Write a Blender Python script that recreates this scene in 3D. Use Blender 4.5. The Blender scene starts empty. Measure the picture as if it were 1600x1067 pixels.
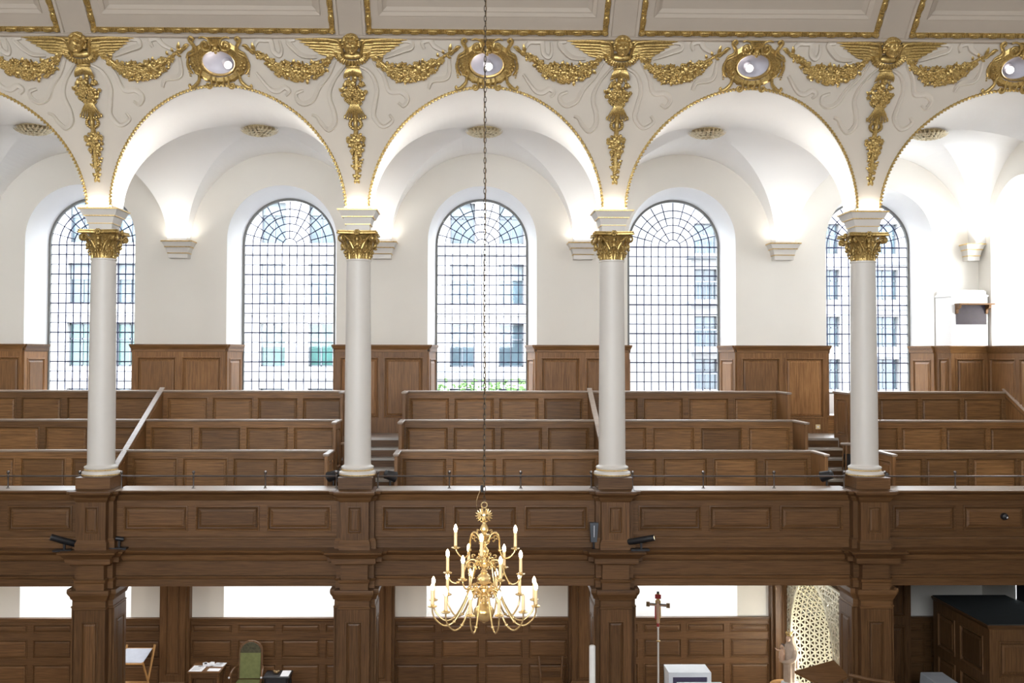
import bpy, math, random
from mathutils import Vector, Matrix
from math import sin, cos, pi, sqrt, radians as rad
random.seed(7)
C = bpy.context.scene.collection
EYE = 6.9
WORLD = 8.0; SKYLOW = .75; EXPO = 1.24; UPF = 2.0; UPS = 7.2; UPC = 2.2
# ------------------------------------------------------------------ materials
def srgb(*c):
    return tuple((x/255/12.92 if x/255 <= .04045 else ((x/255+.055)/1.055)**2.4) for x in c)+(1,)
def newmat(name):
    m = bpy.data.materials.new(name); m.use_nodes = True
    nt = m.node_tree; b = nt.nodes['Principled BSDF']
    return m, nt, b
def N(nt, t, **k):
    n = nt.nodes.new(t)
    for a, v in k.items():
        if a in n.inputs: n.inputs[a].default_value = v
        else: setattr(n, a, v)
    return n
def plain(name, col, rough=.6, metal=0, noise=.06, scale=6, bump=0, spec=.5):
    m, nt, b = newmat(name)
    tc = N(nt, 'ShaderNodeTexCoord'); nz = N(nt, 'ShaderNodeTexNoise', Scale=scale, Detail=5.0)
    nt.links.new(tc.outputs['Object'], nz.inputs['Vector'])
    mx = N(nt, 'ShaderNodeMix', data_type='RGBA')
    c = Vector(col[:3])
    mx.inputs['A'].default_value = (*[max(0, x*(1-noise*2)) for x in c], 1)
    mx.inputs['B'].default_value = (*[min(1, x*(1+noise*2)) for x in c], 1)
    nt.links.new(nz.outputs['Fac'], mx.inputs['Factor'])
    nt.links.new(mx.outputs['Result'], b.inputs['Base Color'])
    b.inputs['Roughness'].default_value = rough; b.inputs['Metallic'].default_value = metal
    b.inputs['Specular IOR Level'].default_value = spec
    if bump:
        bp = N(nt, 'ShaderNodeBump', Strength=bump, Distance=.01)
        nt.links.new(nz.outputs['Fac'], bp.inputs['Height']); nt.links.new(bp.outputs['Normal'], b.inputs['Normal'])
    return m
def wood(name, dark, light, vert=False, rough=.42, var=.35):
    m, nt, b = newmat(name)
    tc = N(nt, 'ShaderNodeTexCoord'); oi = N(nt, 'ShaderNodeObjectInfo')
    ad = N(nt, 'ShaderNodeVectorMath', operation='ADD')
    ml = N(nt, 'ShaderNodeMath', operation='MULTIPLY'); ml.inputs[1].default_value = 37.0
    nt.links.new(oi.outputs['Random'], ml.inputs[0])
    nt.links.new(tc.outputs['Object'], ad.inputs[0]); nt.links.new(ml.outputs[0], ad.inputs[1])
    mp = N(nt, 'ShaderNodeMapping')
    mp.inputs['Scale'].default_value = (26, 26, 1.1) if vert else (1.1, 26, 30)
    nt.links.new(ad.outputs[0], mp.inputs['Vector'])
    n1 = N(nt, 'ShaderNodeTexNoise', Scale=2.2, Detail=9.0, Roughness=.62, Distortion=.35)
    n2 = N(nt, 'ShaderNodeTexNoise', Scale=.9, Detail=2.0)
    nt.links.new(mp.outputs['Vector'], n1.inputs['Vector']); nt.links.new(ad.outputs[0], n2.inputs['Vector'])
    cr = N(nt, 'ShaderNodeValToRGB'); e = cr.color_ramp.elements
    e[0].position = .28; e[0].color = dark; e[1].position = .75; e[1].color = light
    nt.links.new(n1.outputs['Fac'], cr.inputs['Fac'])
    a2 = N(nt, 'ShaderNodeMath', operation='ADD'); nt.links.new(n2.outputs['Fac'], a2.inputs[0]); nt.links.new(oi.outputs['Random'], a2.inputs[1])
    mr = N(nt, 'ShaderNodeMapRange'); mr.inputs['From Min'].default_value = .3; mr.inputs['From Max'].default_value = 1.7
    mr.inputs['To Min'].default_value = 1-var; mr.inputs['To Max'].default_value = 1+var
    nt.links.new(a2.outputs[0], mr.inputs['Value'])
    vm = N(nt, 'ShaderNodeVectorMath', operation='SCALE')
    nt.links.new(cr.outputs['Color'], vm.inputs[0]); nt.links.new(mr.outputs['Result'], vm.inputs['Scale'])
    nt.links.new(vm.outputs[0], b.inputs['Base Color'])
    b.inputs['Roughness'].default_value = rough
    b.inputs['Specular IOR Level'].default_value = .28
    bp = N(nt, 'ShaderNodeBump', Strength=.12, Distance=.004)
    nt.links.new(n1.outputs['Fac'], bp.inputs['Height']); nt.links.new(bp.outputs['Normal'], b.inputs['Normal'])
    return m
def goldmat(name, a, bcol, rough=.32, scale=55):
    m, nt, b = newmat(name)
    tc = N(nt, 'ShaderNodeTexCoord'); nz = N(nt, 'ShaderNodeTexNoise', Scale=scale, Detail=6.0)
    nt.links.new(tc.outputs['Object'], nz.inputs['Vector'])
    cr = N(nt, 'ShaderNodeValToRGB'); e = cr.color_ramp.elements
    e[0].position = .30; e[0].color = a; e[1].position = .52; e[1].color = bcol
    nt.links.new(nz.outputs['Fac'], cr.inputs['Fac']); nt.links.new(cr.outputs['Color'], b.inputs['Base Color'])
    b.inputs['Metallic'].default_value = .7; b.inputs['Roughness'].default_value = rough+.04
    bp = N(nt, 'ShaderNodeBump', Strength=.25, Distance=.006)
    nt.links.new(nz.outputs['Fac'], bp.inputs['Height']); nt.links.new(bp.outputs['Normal'], b.inputs['Normal'])
    return m
def emit(name, col, s):
    m, nt, b = newmat(name)
    b.inputs['Base Color'].default_value = (.8, .8, .8, 1)
    b.inputs['Emission Color'].default_value = col; b.inputs['Emission Strength'].default_value = s
    return m
M = {}
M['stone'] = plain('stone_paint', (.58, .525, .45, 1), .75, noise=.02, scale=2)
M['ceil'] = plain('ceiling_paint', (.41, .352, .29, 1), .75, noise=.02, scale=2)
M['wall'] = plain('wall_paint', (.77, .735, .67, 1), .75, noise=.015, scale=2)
M['niche'] = plain('niche_lining', (.62, .60, .64, 1), .6)
M['white'] = plain('white_plaster', (.90, .895, .88, 1), .7, noise=.01, scale=2)
M['colwhite'] = plain('column_paint', (.66, .63, .585, 1), .45, noise=.02, scale=3)
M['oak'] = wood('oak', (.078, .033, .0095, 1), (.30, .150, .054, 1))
def coated(src, name):
    m = M[src].copy(); m.name = name; b = m.node_tree.nodes['Principled BSDF']
    b.inputs['Coat Weight'].default_value = 1; b.inputs['Coat Roughness'].default_value = .45; b.inputs['Coat IOR'].default_value = 2.0; return m
M['sheened'] = wood('sheen_tinted_oak', (.20, .13, .085, 1), (.42, .32, .24, 1))  # pale tone paints window sheen into the cap colour
M['oakcap'] = coated('sheened', 'sheen_tinted_polished_oak')
M['oakv'] = wood('oak_upright', (.11, .046, .014, 1), (.34, .172, .066, 1), vert=True)
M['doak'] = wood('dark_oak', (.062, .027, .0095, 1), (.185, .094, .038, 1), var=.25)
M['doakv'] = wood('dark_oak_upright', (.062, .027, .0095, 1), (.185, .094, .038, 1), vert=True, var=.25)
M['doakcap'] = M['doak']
M['gold'] = goldmat('gilding', (.20, .128, .045, 1), (.53, .375, .135, 1))
M['goldlite'] = goldmat('bright_gilding', (.45, .29, .10, 1), (.80, .58, .25, 1), rough=.3)
M['rosette'] = goldmat('aged_rosette_gilding', (.28, .21, .11, 1), (.72, .62, .42, 1), rough=.4)
M['brass'] = goldmat('brass', (.50, .33, .12, 1), (.80, .60, .30, 1), rough=.2, scale=8)
M['darkbrass'] = goldmat('old_brass', (.12, .07, .03, 1), (.3, .2, .1, 1), rough=.3)
M['railmetal'] = plain('rail_metal', (.13, .11, .10, 1), .28, metal=.9)
M['chain'] = plain('chain_metal', (.10, .085, .07, 1), .4, metal=.9)
M['black'] = plain('black_metal', (.012, .012, .014, 1), .4)
M['grey'] = plain('grey_metal', (.07, .08, .095, 1), .5)
M['lead'] = plain('lead_came', (.03, .034, .085, 1), .8)
M['frame'] = plain('window_iron_frame', (.16, .16, .15, 1), .6)
M['candle'] = plain('candle_sleeve', (.78, .58, .33, 1), .5)
M['bulb'] = emit('lit_bulb', (1, .80, .48, 1), 14)
M['bulboff'] = plain('unlit_bulb', (.7, .6, .45, 1), .2)
M['spotlamp'] = emit('lamp_face', (1, .93, .88, 1), 4)
M['warmface'] = emit('warm_lamp_face', (1, .8, .5, 1), 1.2)
M['paper'] = plain('paper', (.75, .76, .8, 1), .7, noise=.03, scale=30)
M['ink'] = plain('ink', (.03, .03, .035, 1), .7)
M['greytop'] = plain('grey_lining', (.05, .055, .055, 1), .95, spec=.1)
M['cloth'] = plain('white_cloth', (.72, .75, .8, 1), .85, noise=.05, scale=5)
M['bluecloth'] = plain('pale_blue_cloth', (.55, .60, .75, 1), .6, noise=.2, scale=3)
M['green'] = plain('green_fabric', (.15, .165, .06, 1), .85, noise=.15, scale=14)
M['tapestry'] = plain('tapestry_fabric', (.06, .055, .03, 1), .9, noise=.45, scale=26)
M['pine'] = wood('pine', (.42, .21, .07, 1), (.62, .36, .14, 1), vert=True, var=.1)
M['screen'] = plain('pale_gold_metal', (.70, .665, .52, 1), .4, metal=.3, noise=.04)
M['robe'] = plain('painted_robe', (.42, .32, .245, 1), .6, noise=.14, scale=9)
M['skin'] = plain('painted_skin', (.50, .32, .22, 1), .5)
M['hair'] = plain('painted_hair', (.05, .035, .03, 1), .6)
M['wax'] = plain('white_wax', (.82, .81, .78, 1), .4)
M['red'] = plain('red_paint', (.35, .03, .03, 1), .5)
M['cream'] = plain('cream_plastic', (.72, .55, .3, 1), .4)
M['mesh'] = plain('dark_mesh', (.06, .045, .10, 1), .6, noise=.2, scale=30)
M['facade'] = plain('pale_stone_facade', (.27, .265, .26, 1), .8, noise=.03, scale=1)
M['facade2'] = plain('grey_facade', (.15, .165, .18, 1), .8, noise=.05, scale=1)
M['pane'] = plain('office_glass', (.045, .072, .088, 1), .15, noise=.5, scale=.9)
M['tree_reflect_pane'] = plain('tree_reflection_tint', (.028, .075, .068, 1), .15, noise=.6, scale=1.6)  # green colour paints the trees reflected in the glass
M['blind'] = plain('window_blind', (.125, .145, .155, 1), .8, noise=.05)
M['leaf'] = plain('foliage', (.06, .12, .03, 1), .8, noise=.4)
M['floor'] = wood('floor_boards', (.10, .055, .028, 1), (.22, .13, .07, 1), rough=.3)
M['tread'] = wood('stair_boards', (.26, .22, .18, 1), (.46, .40, .34, 1), rough=.3)  # boards lightened to imitate window light reflected off the treads
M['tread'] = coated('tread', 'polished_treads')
M['ground'] = plain('pavement', (.15, .15, .15, 1), .9)
def glassmat():
    m = bpy.data.materials.new('leaded_glass'); m.use_nodes = True; nt = m.node_tree
    nt.nodes.clear(); o = N(nt, 'ShaderNodeOutputMaterial')
    t = N(nt, 'ShaderNodeBsdfTransparent'); t.inputs['Color'].default_value = (.96, .98, 1, 1)
    g = N(nt, 'ShaderNodeBsdfGlossy', Roughness=.03); mx = N(nt, 'ShaderNodeMixShader'); mx.inputs[0].default_value = .05
    nt.links.new(t.outputs[0], mx.inputs[1]); nt.links.new(g.outputs[0], mx.inputs[2]); nt.links.new(mx.outputs[0], o.inputs[0])
    return m
M['glass'] = glassmat()
# ------------------------------------------------------------------ mesh builder
class MB:
    def __init__(s): s.v = []; s.f = []
    def add(s, vs, fs):
        o = len(s.v); s.v += [tuple(p) for p in vs]; s.f += [tuple(i+o for i in f) for f in fs]; return s
    def box(s, x0, x1, y0, y1, z0, z1):
        return s.add([(x0,y0,z0),(x1,y0,z0),(x1,y1,z0),(x0,y1,z0),(x0,y0,z1),(x1,y0,z1),(x1,y1,z1),(x0,y1,z1)],
                     [(0,3,2,1),(4,5,6,7),(0,1,5,4),(1,2,6,5),(2,3,7,6),(3,0,4,7)])
    def quad(s, a, b, c, d): return s.add([a,b,c,d], [(0,1,2,3)])
    def loft(s, rings, closed=True, cap0=True, cap1=True):
        n = len(rings[0]); vs = [p for r in rings for p in r]; fs = []
        for i in range(len(rings)-1):
            for j in range(n if closed else n-1):
                k = (j+1) % n
                fs.append((i*n+j, i*n+k, (i+1)*n+k, (i+1)*n+j))
        if cap0: fs.append(tuple(range(n-1, -1, -1)))
        if cap1: fs.append(tuple((len(rings)-1)*n+j for j in range(n)))
        return s.add(vs, fs)
    def rects(s, x0, x1, y0, y1, prof, back=0.0):
        """mitred moulding block: prof = [(offset, z)...] grows x0,x1,y0 by offset (y1 by back*offset)"""
        return s.loft([[(x0-o, y0-o, z), (x1+o, y0-o, z), (x1+o, y1+o*back, z), (x0-o, y1+o*back, z)] for o, z in prof])
    def run(s, x0, x1, yf, yb, prof):
        return s.loft([[(x, yf-o, z) for o, z in prof]+[(x, yb, prof[-1][1]), (x, yb, prof[0][1])] for x in (x0, x1)])
    def lathe(s, prof, seg=24, c=(0,0,0), axis='z'):
        rings = []
        for r, z in prof:
            ring = []
            for i in range(seg):
                a = 2*pi*i/seg
                p = (c[0]+r*cos(a), c[1]+r*sin(a), c[2]+z) if axis == 'z' else ((c[0]+r*cos(a), c[1]-z, c[2]+r*sin(a)) if axis == 'y' else (c[0]+z, c[1]+r*cos(a), c[2]+r*sin(a)))
                ring.append(p)
            rings.append(ring)
        return s.loft(rings)
    def tube(s, pts, r, seg=8, flat=1.0):
        pts = [Vector(p) for p in pts]; n = len(pts)
        rr = r if isinstance(r, (list, tuple)) else [r]*n
        rings = []; up = None
        for i, p in enumerate(pts):
            t = (pts[min(i+1, n-1)]-pts[max(i-1, 0)])
            if t.length < 1e-9: t = Vector((0,0,1))
            t.normalize()
            if up is None:
                up = Vector((0,1,0)) if abs(t.y) < .9 else Vector((0,0,1))
            a = t.cross(up)
            if a.length < 1e-6: a = t.orthogonal()
            a.normalize(); b = a.cross(t).normalized(); up = b
            rings.append([p+a*cos(2*pi*j/seg)*rr[i]+b*sin(2*pi*j/seg)*rr[i]*flat for j in range(seg)])
        return s.loft(rings)
    def ell(s, c, rx, ry=None, rz=None, seg=10, rg=6, rot=None):
        ry = rx if ry is None else ry; rz = rx if rz is None else rz
        vs = []; fs = []; c = Vector(c)
        for i in range(rg+1):
            th = pi*i/rg
            for j in range(seg):
                a = 2*pi*j/seg
                p = Vector((rx*sin(th)*cos(a), ry*sin(th)*sin(a), rz*cos(th)))
                if rot: p = rot @ p
                vs.append(c+p)
        for i in range(rg):
            for j in range(seg):
                k = (j+1) % seg
                fs.append((i*seg+j, (i+1)*seg+j, (i+1)*seg+k, i*seg+k))
        return s.add(vs, fs)
    def prism(s, poly, fn, d0, d1):
        n = len(poly)
        return s.add([fn(u, v, d0) for u, v in poly]+[fn(u, v, d1) for u, v in poly],
                     [tuple(range(n)), tuple(range(2*n-1, n-1, -1))]+[(i, (i+n), ((i+1) % n)+n, (i+1) % n) for i in range(n)])
    def xf(s, mat):
        s.v = [tuple(mat @ Vector(p)) for p in s.v]; return s
    def join(s, o): return s.add(o.v, o.f)
    def mesh(s, name, mat, smooth=35, off=None):
        me = bpy.data.meshes.new(name)
        vs = s.v if off is None else [(a-off[0], b-off[1], c-off[2]) for a, b, c in s.v]
        me.from_pydata(vs, [], s.f); me.validate()
        import bmesh
        bm = bmesh.new(); bm.from_mesh(me)
        bmesh.ops.recalc_face_normals(bm, faces=bm.faces[:]); bm.to_mesh(me); bm.free()
        me.materials.append(mat)
        if smooth:
            me.polygons.foreach_set('use_smooth', [True]*len(me.polygons))
            me.set_sharp_from_angle(angle=rad(smooth))
        me.update(); return me
def part(name, mb, mat, parent=None, smooth=35, world=False, loc=None, label=None):
    off = parent['_o'] if (world and parent is not None) else None
    o = bpy.data.objects.new(name, mb.mesh(name, mat, smooth, off)); C.objects.link(o)
    if parent is not None: o.parent = parent; o['_o'] = parent['_o'] if '_o' in parent else (0,0,0)
    if loc: o.location = loc
    if label: o['label'] = label
    return o
def thing(name, label, cat, loc=(0,0,0), rz=0, group=None):
    o = bpy.data.objects.new(name, None); C.objects.link(o); o.empty_display_size = .1
    o.location = loc; o.rotation_euler = (0,0,rz); o['label'] = label; o['category'] = cat; o['_o'] = tuple(loc)
    if group: o['group'] = group
    return o
def tag(o, label, cat, group=None):
    o['label'] = label; o['category'] = cat
    if group: o['group'] = group
    return o
def struct(name, mb, mat, smooth=35, parent=None):
    o = part(name, mb, mat, parent, smooth)
    if parent is None: o['kind'] = 'structure'
    return o
def sroot(name):
    o = bpy.data.objects.new(name, None); C.objects.link(o); o['kind'] = 'structure'; o['_o'] = (0,0,0); return o
def dup(root, loc, rz=0, label=None, group=None):
    kids = {}
    for o in bpy.data.objects:
        if o.parent: kids.setdefault(o.parent.name, []).append(o)
    def cp(o, p):
        c = o.copy(); C.objects.link(c)
        if p is not None: c.parent = p
        for ch in kids.get(o.name, []): cp(ch, c)
        return c
    r = cp(root, None); r.location = loc; r.rotation_euler = (0,0,rz)
    if label: r['label'] = label
    if group: r['group'] = group
    return r
def smoothpath(pts, n=6):
    P = [Vector(p) for p in pts]; out = []
    for i in range(len(P)-1):
        a = P[max(i-1,0)]; b = P[i]; c = P[i+1]; d = P[min(i+2,len(P)-1)]
        for k in range(n):
            t = k/n
            out.append(.5*((2*b)+(c-a)*t+(2*a-5*b+4*c-d)*t*t+(3*b-a-3*c+d)*t**3))
    out.append(P[-1]); return out
# panelled board: local frame O + u*U + v*V + n*Nn ; rings for mouldings
def board(O, U, V, Nn, W, H, pu, pv, t, k=1.0):
    O, U, V, Nn = map(Vector, (O, U, V, Nn))
    P = lambda u, v, n: tuple(O+U*u+V*v+Nn*n)
    fr = MB(); panels = []
    ue = sorted({0, W, *[x for p in pu for x in p]}); ve = sorted({0, H, *[x for p in pv for x in p]})
    isu = lambda a: any(abs(a-p[0]) < 1e-6 for p in pu); isv = lambda a: any(abs(a-p[0]) < 1e-6 for p in pv)
    for i in range(len(ue)-1):
        for j in range(len(ve)-1):
            a, b, c, d = ue[i], ue[i+1], ve[j], ve[j+1]
            if isu(a) and isv(c):
                rg = [(0,0),(.003*k,.010*k),(.014*k,.012*k),(.024*k,.002*k),(.030*k,-.018*k)]
                fr.loft([[P(a+o,c+o,n),P(b-o,c+o,n),P(b-o,d-o,n),P(a+o,d-o,n)] for o, n in rg], cap0=False, cap1=False)
                pm = MB(); rg2 = [(.030*k,-.018*k),(.038*k,-.020*k),(.041*k,-.006*k),(.064*k,.002*k),(.067*k,.006*k)]
                pm.loft([[P(a+o,c+o,n),P(b-o,c+o,n),P(b-o,d-o,n),P(a+o,d-o,n)] for o, n in rg2], cap0=False)
                panels.append(pm)
            else: fr.quad(P(a,c,0),P(b,c,0),P(b,d,0),P(a,d,0))
    fr.add([P(0,0,0),P(W,0,0),P(W,H,0),P(0,H,0),P(0,0,-t),P(W,0,-t),P(W,H,-t),P(0,H,-t)],
           [(4,7,6,5),(0,4,5,1),(1,5,6,2),(2,6,7,3),(3,7,4,0)])
    return fr, panels
def yprof(z): return -4.35+sqrt(max(0, 4.1**2-max(0, z-8.9)**2))
BAYS = (-8,-4,0,4,8); COLS = (-6,-2,2,6)
PL = {-6: 'the leftmost column', -2: 'the second column from the left', 2: 'the third column from the left', 6: 'the rightmost column'}
BN = {-8: 'leftmost', -4: 'second from the left', 0: 'middle', 4: 'fourth from the left', 8: 'rightmost'}
# ------------------------------------------------------------------ arcade wall, vaults, nave ceiling
R = 1.81; ZC = 9.11; XE = 10.0
Z1 = 11.56
def fan(cx, r, zc, x0, x1, z1, nseg, nrad, yf, skip=None):
    """wall field around an arch from springing upward, on surface y=yf(z)"""
    mb = MB(); cols = []
    for i in range(nseg+1):
        t = pi*i/nseg; dx, dz = cos(t), sin(t)
        ks = []
        if dx > 1e-6: ks.append((x1-cx)/dx)
        if dx < -1e-6: ks.append((x0-cx)/dx)
        if dz > 1e-6: ks.append((z1-zc)/dz)
        k = min(ks); cols.append([(cx+dx*(r+(k-r)*j/nrad), zc+dz*(r+(k-r)*j/nrad)) for j in range(nrad+1)])
    for i in range(nseg):
        for j in range(nrad):
            q = [cols[i][j], cols[i][j+1], cols[i+1][j+1], cols[i+1][j]]
            if skip and skip(sum(p[0] for p in q)/4, sum(p[1] for p in q)/4): continue
            mb.add([(x, yf(z), z) for x, z in q], [(0,1,2,3)])
    # corners
    for sx in (x0, x1):
        a = math.atan2(z1-zc, sx-cx)
        i0 = int(a/pi*nseg)
        p, q = cols[i0][-1], cols[i0+1][-1]
        mb.add([(p[0], yf(p[1]), p[1]), (sx, yf(z1), z1), (q[0], yf(q[1]), q[1])], [(0,1,2)])
    return mb
sp = MB()
for b in BAYS:
    hole = lambda x, z, b=b: ((x-b)/.30)**2+((z-11.23)/.20)**2 < 1
    sp.join(fan(b, R, ZC, b-2, b+2, Z1, 96, 34, yprof, hole))
    arc = [(b+R*cos(pi*i/64), ZC+R*sin(pi*i/64)) for i in range(65)]
    sp.loft([[(x, yprof(z), z) for x, z in arc], [(x, .3, z) for x, z in arc]], closed=False, cap0=False, cap1=False)
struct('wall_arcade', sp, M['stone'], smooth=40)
# white soffit lining of each arch and the groin vaults behind
va = MB(); n = 28
for b in BAYS:
    A = [-pi/2+pi*i/(2*n) for i in range(2*n+1)]
    def vp(i, j):
        a, c = A[i], A[j]
        return (b+R*sin(a), 2.2+1.9*sin(c), ZC+R*max(cos(a), cos(c)))
    for i in range(2*n):
        for j in range(2*n):
            p = [vp(i,j), vp(i+1,j), vp(i+1,j+1), vp(i,j+1)]
            ci, cj = i-n+.5, j-n+.5
            if abs(abs(ci)-abs(cj)) < .1 and ci*cj < 0: va.add(p, [(0,1,3),(1,2,3)])
            else: va.add(p, [(0,1,2),(0,2,3)])
    arc = [(b+R*cos(pi*i/64), ZC+R*sin(pi*i/64)) for i in range(65)]
    va.loft([[(x, 4.1, z) for x, z in arc], [(x, 4.4, z) for x, z in arc]], closed=False, cap0=False, cap1=False)
    for s in (-1, 1):     # the short barrel between neighbouring bays
        ba = [(2.2+1.9*cos(pi*i/48), ZC+R*sin(pi*i/48)) for i in range(49)]
        va.loft([[(b+s*R, y, z) for y, z in ba], [(b+s*2, y, z) for y, z in ba]], closed=False, cap0=False, cap1=False)
struct('ceiling_vaults', va, M['white'], smooth=28)
ln = MB()
for b in BAYS:
    r2 = R-.006
    arc = [(b+r2*cos(pi*i/64), ZC+r2*sin(pi*i/64)) for i in range(65)]
    ln.loft([[(x, yprof(z)+.012, z) for x, z in arc], [(x, .3, z) for x, z in arc]], closed=False, cap0=False, cap1=False)
struct('trim_1', ln, M['white'], smooth=40)
# window wall
def wallface(b, lower=True):
    mb = fan(b, 1.09, 9.17, b-2, b+2, 11.25, 48, 3, lambda z: 4.4)
    for s in (-1, 1):
        x0, x1 = sorted((b+s*1.09, b+s*2))
        mb.quad((x0,4.4,5.68),(x1,4.4,5.68),(x1,4.4,9.17),(x0,4.4,9.17))
        mb.quad((x0,4.4,0.2),(x1,4.4,0.2),(x1,4.4,5.68),(x0,4.4,5.68))
    mb.quad((b-1.09,4.4,.2),(b+1.09,4.4,.2),(b+1.09,4.4,1.69),(b-1.09,4.4,1.69))
    if lower: mb.quad((b-1.09,4.4,3.86),(b+1.09,4.4,3.86),(b+1.09,4.4,5.68),(b-1.09,4.4,5.68))
    else: mb.quad((b-1.09,4.4,1.69),(b+1.09,4.4,1.69),(b+1.09,4.4,5.68),(b-1.09,4.4,5.68))
    return mb
wl = MB(); rv = MB()
def outline(cx, h, zc, zb, n=48):
    return [(cx+h, zb)]+[(cx+h*cos(pi*i/n), zc+h*sin(pi*i/n)) for i in range(n+1)]+[(cx-h, zb)]
for b in BAYS:
    wl.join(wallface(b, b != 8))
    o = outline(b, 1.09, 9.17, 5.68); i_ = outline(b, .96, 9.16, 5.68)
    rv.loft([[(x, 4.4, z) for x, z in o], [(x, 5.3, z) for x, z in i_]], closed=False, cap0=False, cap1=False)
    rv.quad((b-1.09,4.4,5.68),(b+1.09,4.4,5.68),(b+.96,5.34,5.68),(b-.96,5.34,5.68))
    rv.box(b-.97,b+.97,5.2,5.34,5.68,6.08)
    if b != 8:
        # lower splayed embrasure with steep sloping sill
        rv.quad((b-1.09,4.4,1.69),(b+1.09,4.4,1.69),(b+.9,5.15,2.3),(b-.9,5.15,2.3))
        for s in (-1, 1):
            rv.quad((b+s*1.09,4.4,1.69),(b+s*.9,5.15,2.3),(b+s*.9,5.15,3.86),(b+s*1.09,4.4,3.86))
        rv.quad((b-1.09,4.4,3.86),(b+1.09,4.4,3.86),(b+.9,5.15,3.86),(b-.9,5.15,3.86))
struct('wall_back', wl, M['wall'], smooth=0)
struct('trim_2', rv, M['white'], smooth=40)
# shell walls
sh = MB()
sh.quad((-XE,-20.5,.2),(-XE,5.6,.2),(-XE,5.6,14.3),(-XE,-20.5,14.3)); struct('wall_left', sh, M['wall'], 0)
# right wall: aisle end wall with round-headed window recess
XR = 10.0; wc = 2.8
rw = MB()
def FR(y, z, d): return (XR+d, y, z)
hw = 1.09
o = [(wc+hw*cos(pi*i/40), 9.17+hw*sin(pi*i/40)) for i in range(41)]
for i in range(40):
    y0, z0 = o[i]; y1, z1 = o[i+1]
    rw.quad(FR(y0,z0,0),FR(y0,11.25,0),FR(y1,11.25,0),FR(y1,z1,0))
rw.quad(FR(wc+hw,5.33,0),FR(4.4,5.33,0),FR(4.4,11.25,0),FR(wc+hw,11.25,0))
rw.quad(FR(-.3,5.33,0),FR(wc-hw,5.33,0),FR(wc-hw,11.25,0),FR(-.3,11.25,0))
rw.quad(FR(wc-hw,5.33,0),FR(wc+hw,5.33,0),FR(wc+hw,7.08,0),FR(wc-hw,7.08,0))
i_ = [(wc+.96*cos(pi*i/40), 9.16+.96*sin(pi*i/40)) for i in range(41)]
rw.loft([[FR(y,z,0) for y,z in [(wc+hw,7.08)]+o+[(wc-hw,7.08)]],[FR(y,z,.8) for y,z in [(wc+.96,7.08)]+i_+[(wc-.96,7.08)]]],closed=False,cap0=False,cap1=False)
rw.quad(FR(wc-hw,7.08,0),FR(wc+hw,7.08,0),FR(wc+.96,7.08,.8),FR(wc-.96,7.08,.8))
# lower part with dark recess
rw.quad(FR(-.3,.2,0),FR(4.4,.2,0),FR(4.4,1.9,0),FR(-.3,1.9,0))
rw.quad(FR(3.1,1.9,0),FR(4.4,1.9,0),FR(4.4,5.33,0),FR(3.1,5.33,0)); rw.quad(FR(-.3,1.9,0),FR(1.3,1.9,0),FR(1.3,5.33,0),FR(-.3,5.33,0))
rw.quad(FR(1.3,3.4,0),FR(3.1,3.4,0),FR(3.1,5.33,0),FR(1.3,5.33,0))
rw.quad((XR,-20.5,.2),(XR,-.3,.2),(XR,-.3,14.3),(XR,-20.5,14.3))
rw.quad((XR,4.4,.2),(XR,5.6,.2),(XR,5.6,14.3),(XR,4.4,14.3))
rw.quad((XR,-.3,11.25),(XR,4.4,11.25),(XR,4.4,14.3),(XR,-.3,14.3))
struct('wall_right', rw, M['wall'], 0)
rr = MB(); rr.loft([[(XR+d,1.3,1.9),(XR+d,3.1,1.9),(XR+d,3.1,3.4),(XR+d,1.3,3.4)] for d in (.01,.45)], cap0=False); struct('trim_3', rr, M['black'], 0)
rr = MB(); rr.box(XR-.05, XR+.3, 1.25, 3.15, 1.84, 1.905); struct('trim_4', rr, M['white'], 0)
# opposite wall (behind the photographer) with high windows
fw = MB(); YF = -20.5
xs = sorted([-XE, XR]+[b+s*1.7 for b in BAYS[:4] for s in (-1,1)])
fk = MB(); fk.quad((-XE,YF,.2),(XR,YF,.2),(XR,YF,5.9),(-XE,YF,5.9)); struct('bounce_cut_front', fk, M['doak'], 0); fw.quad((-XE,YF,5.9),(XR,YF,5.9),(XR,YF,7.2),(-XE,YF,7.2));  # unseen lower wall made dark oak to cut low bounce light
fk = MB(); fk.box(-XE,-XE+.04,YF,-.6,.2,5.2); struct('bounce_cut_left', fk, M['doak'], 0); fk = MB(); fk.box(XR-.04,XR,YF,-.6,.2,5.2); struct('bounce_cut_right', fk, M['doak'], 0); fw.quad((-XE,YF,11.0),(XR,YF,11.0),(XR,YF,14.3),(-XE,YF,14.3))  # tall oak boards added out of view to cut low bounce light
for i in range(0, len(xs)-1, 2): fw.quad((xs[i],YF,7.2),(xs[i+1],YF,7.2),(xs[i+1],YF,11.0),(xs[i],YF,11.0))
struct('wall_front', fw, M['wall'], 0)
fl = MB(); fl.quad((-XE,YF,.2),(XR,YF,.2),(XR,5.6,.2),(-XE,5.6,.2)); struct('floor', fl, M['floor'], 0)
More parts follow.
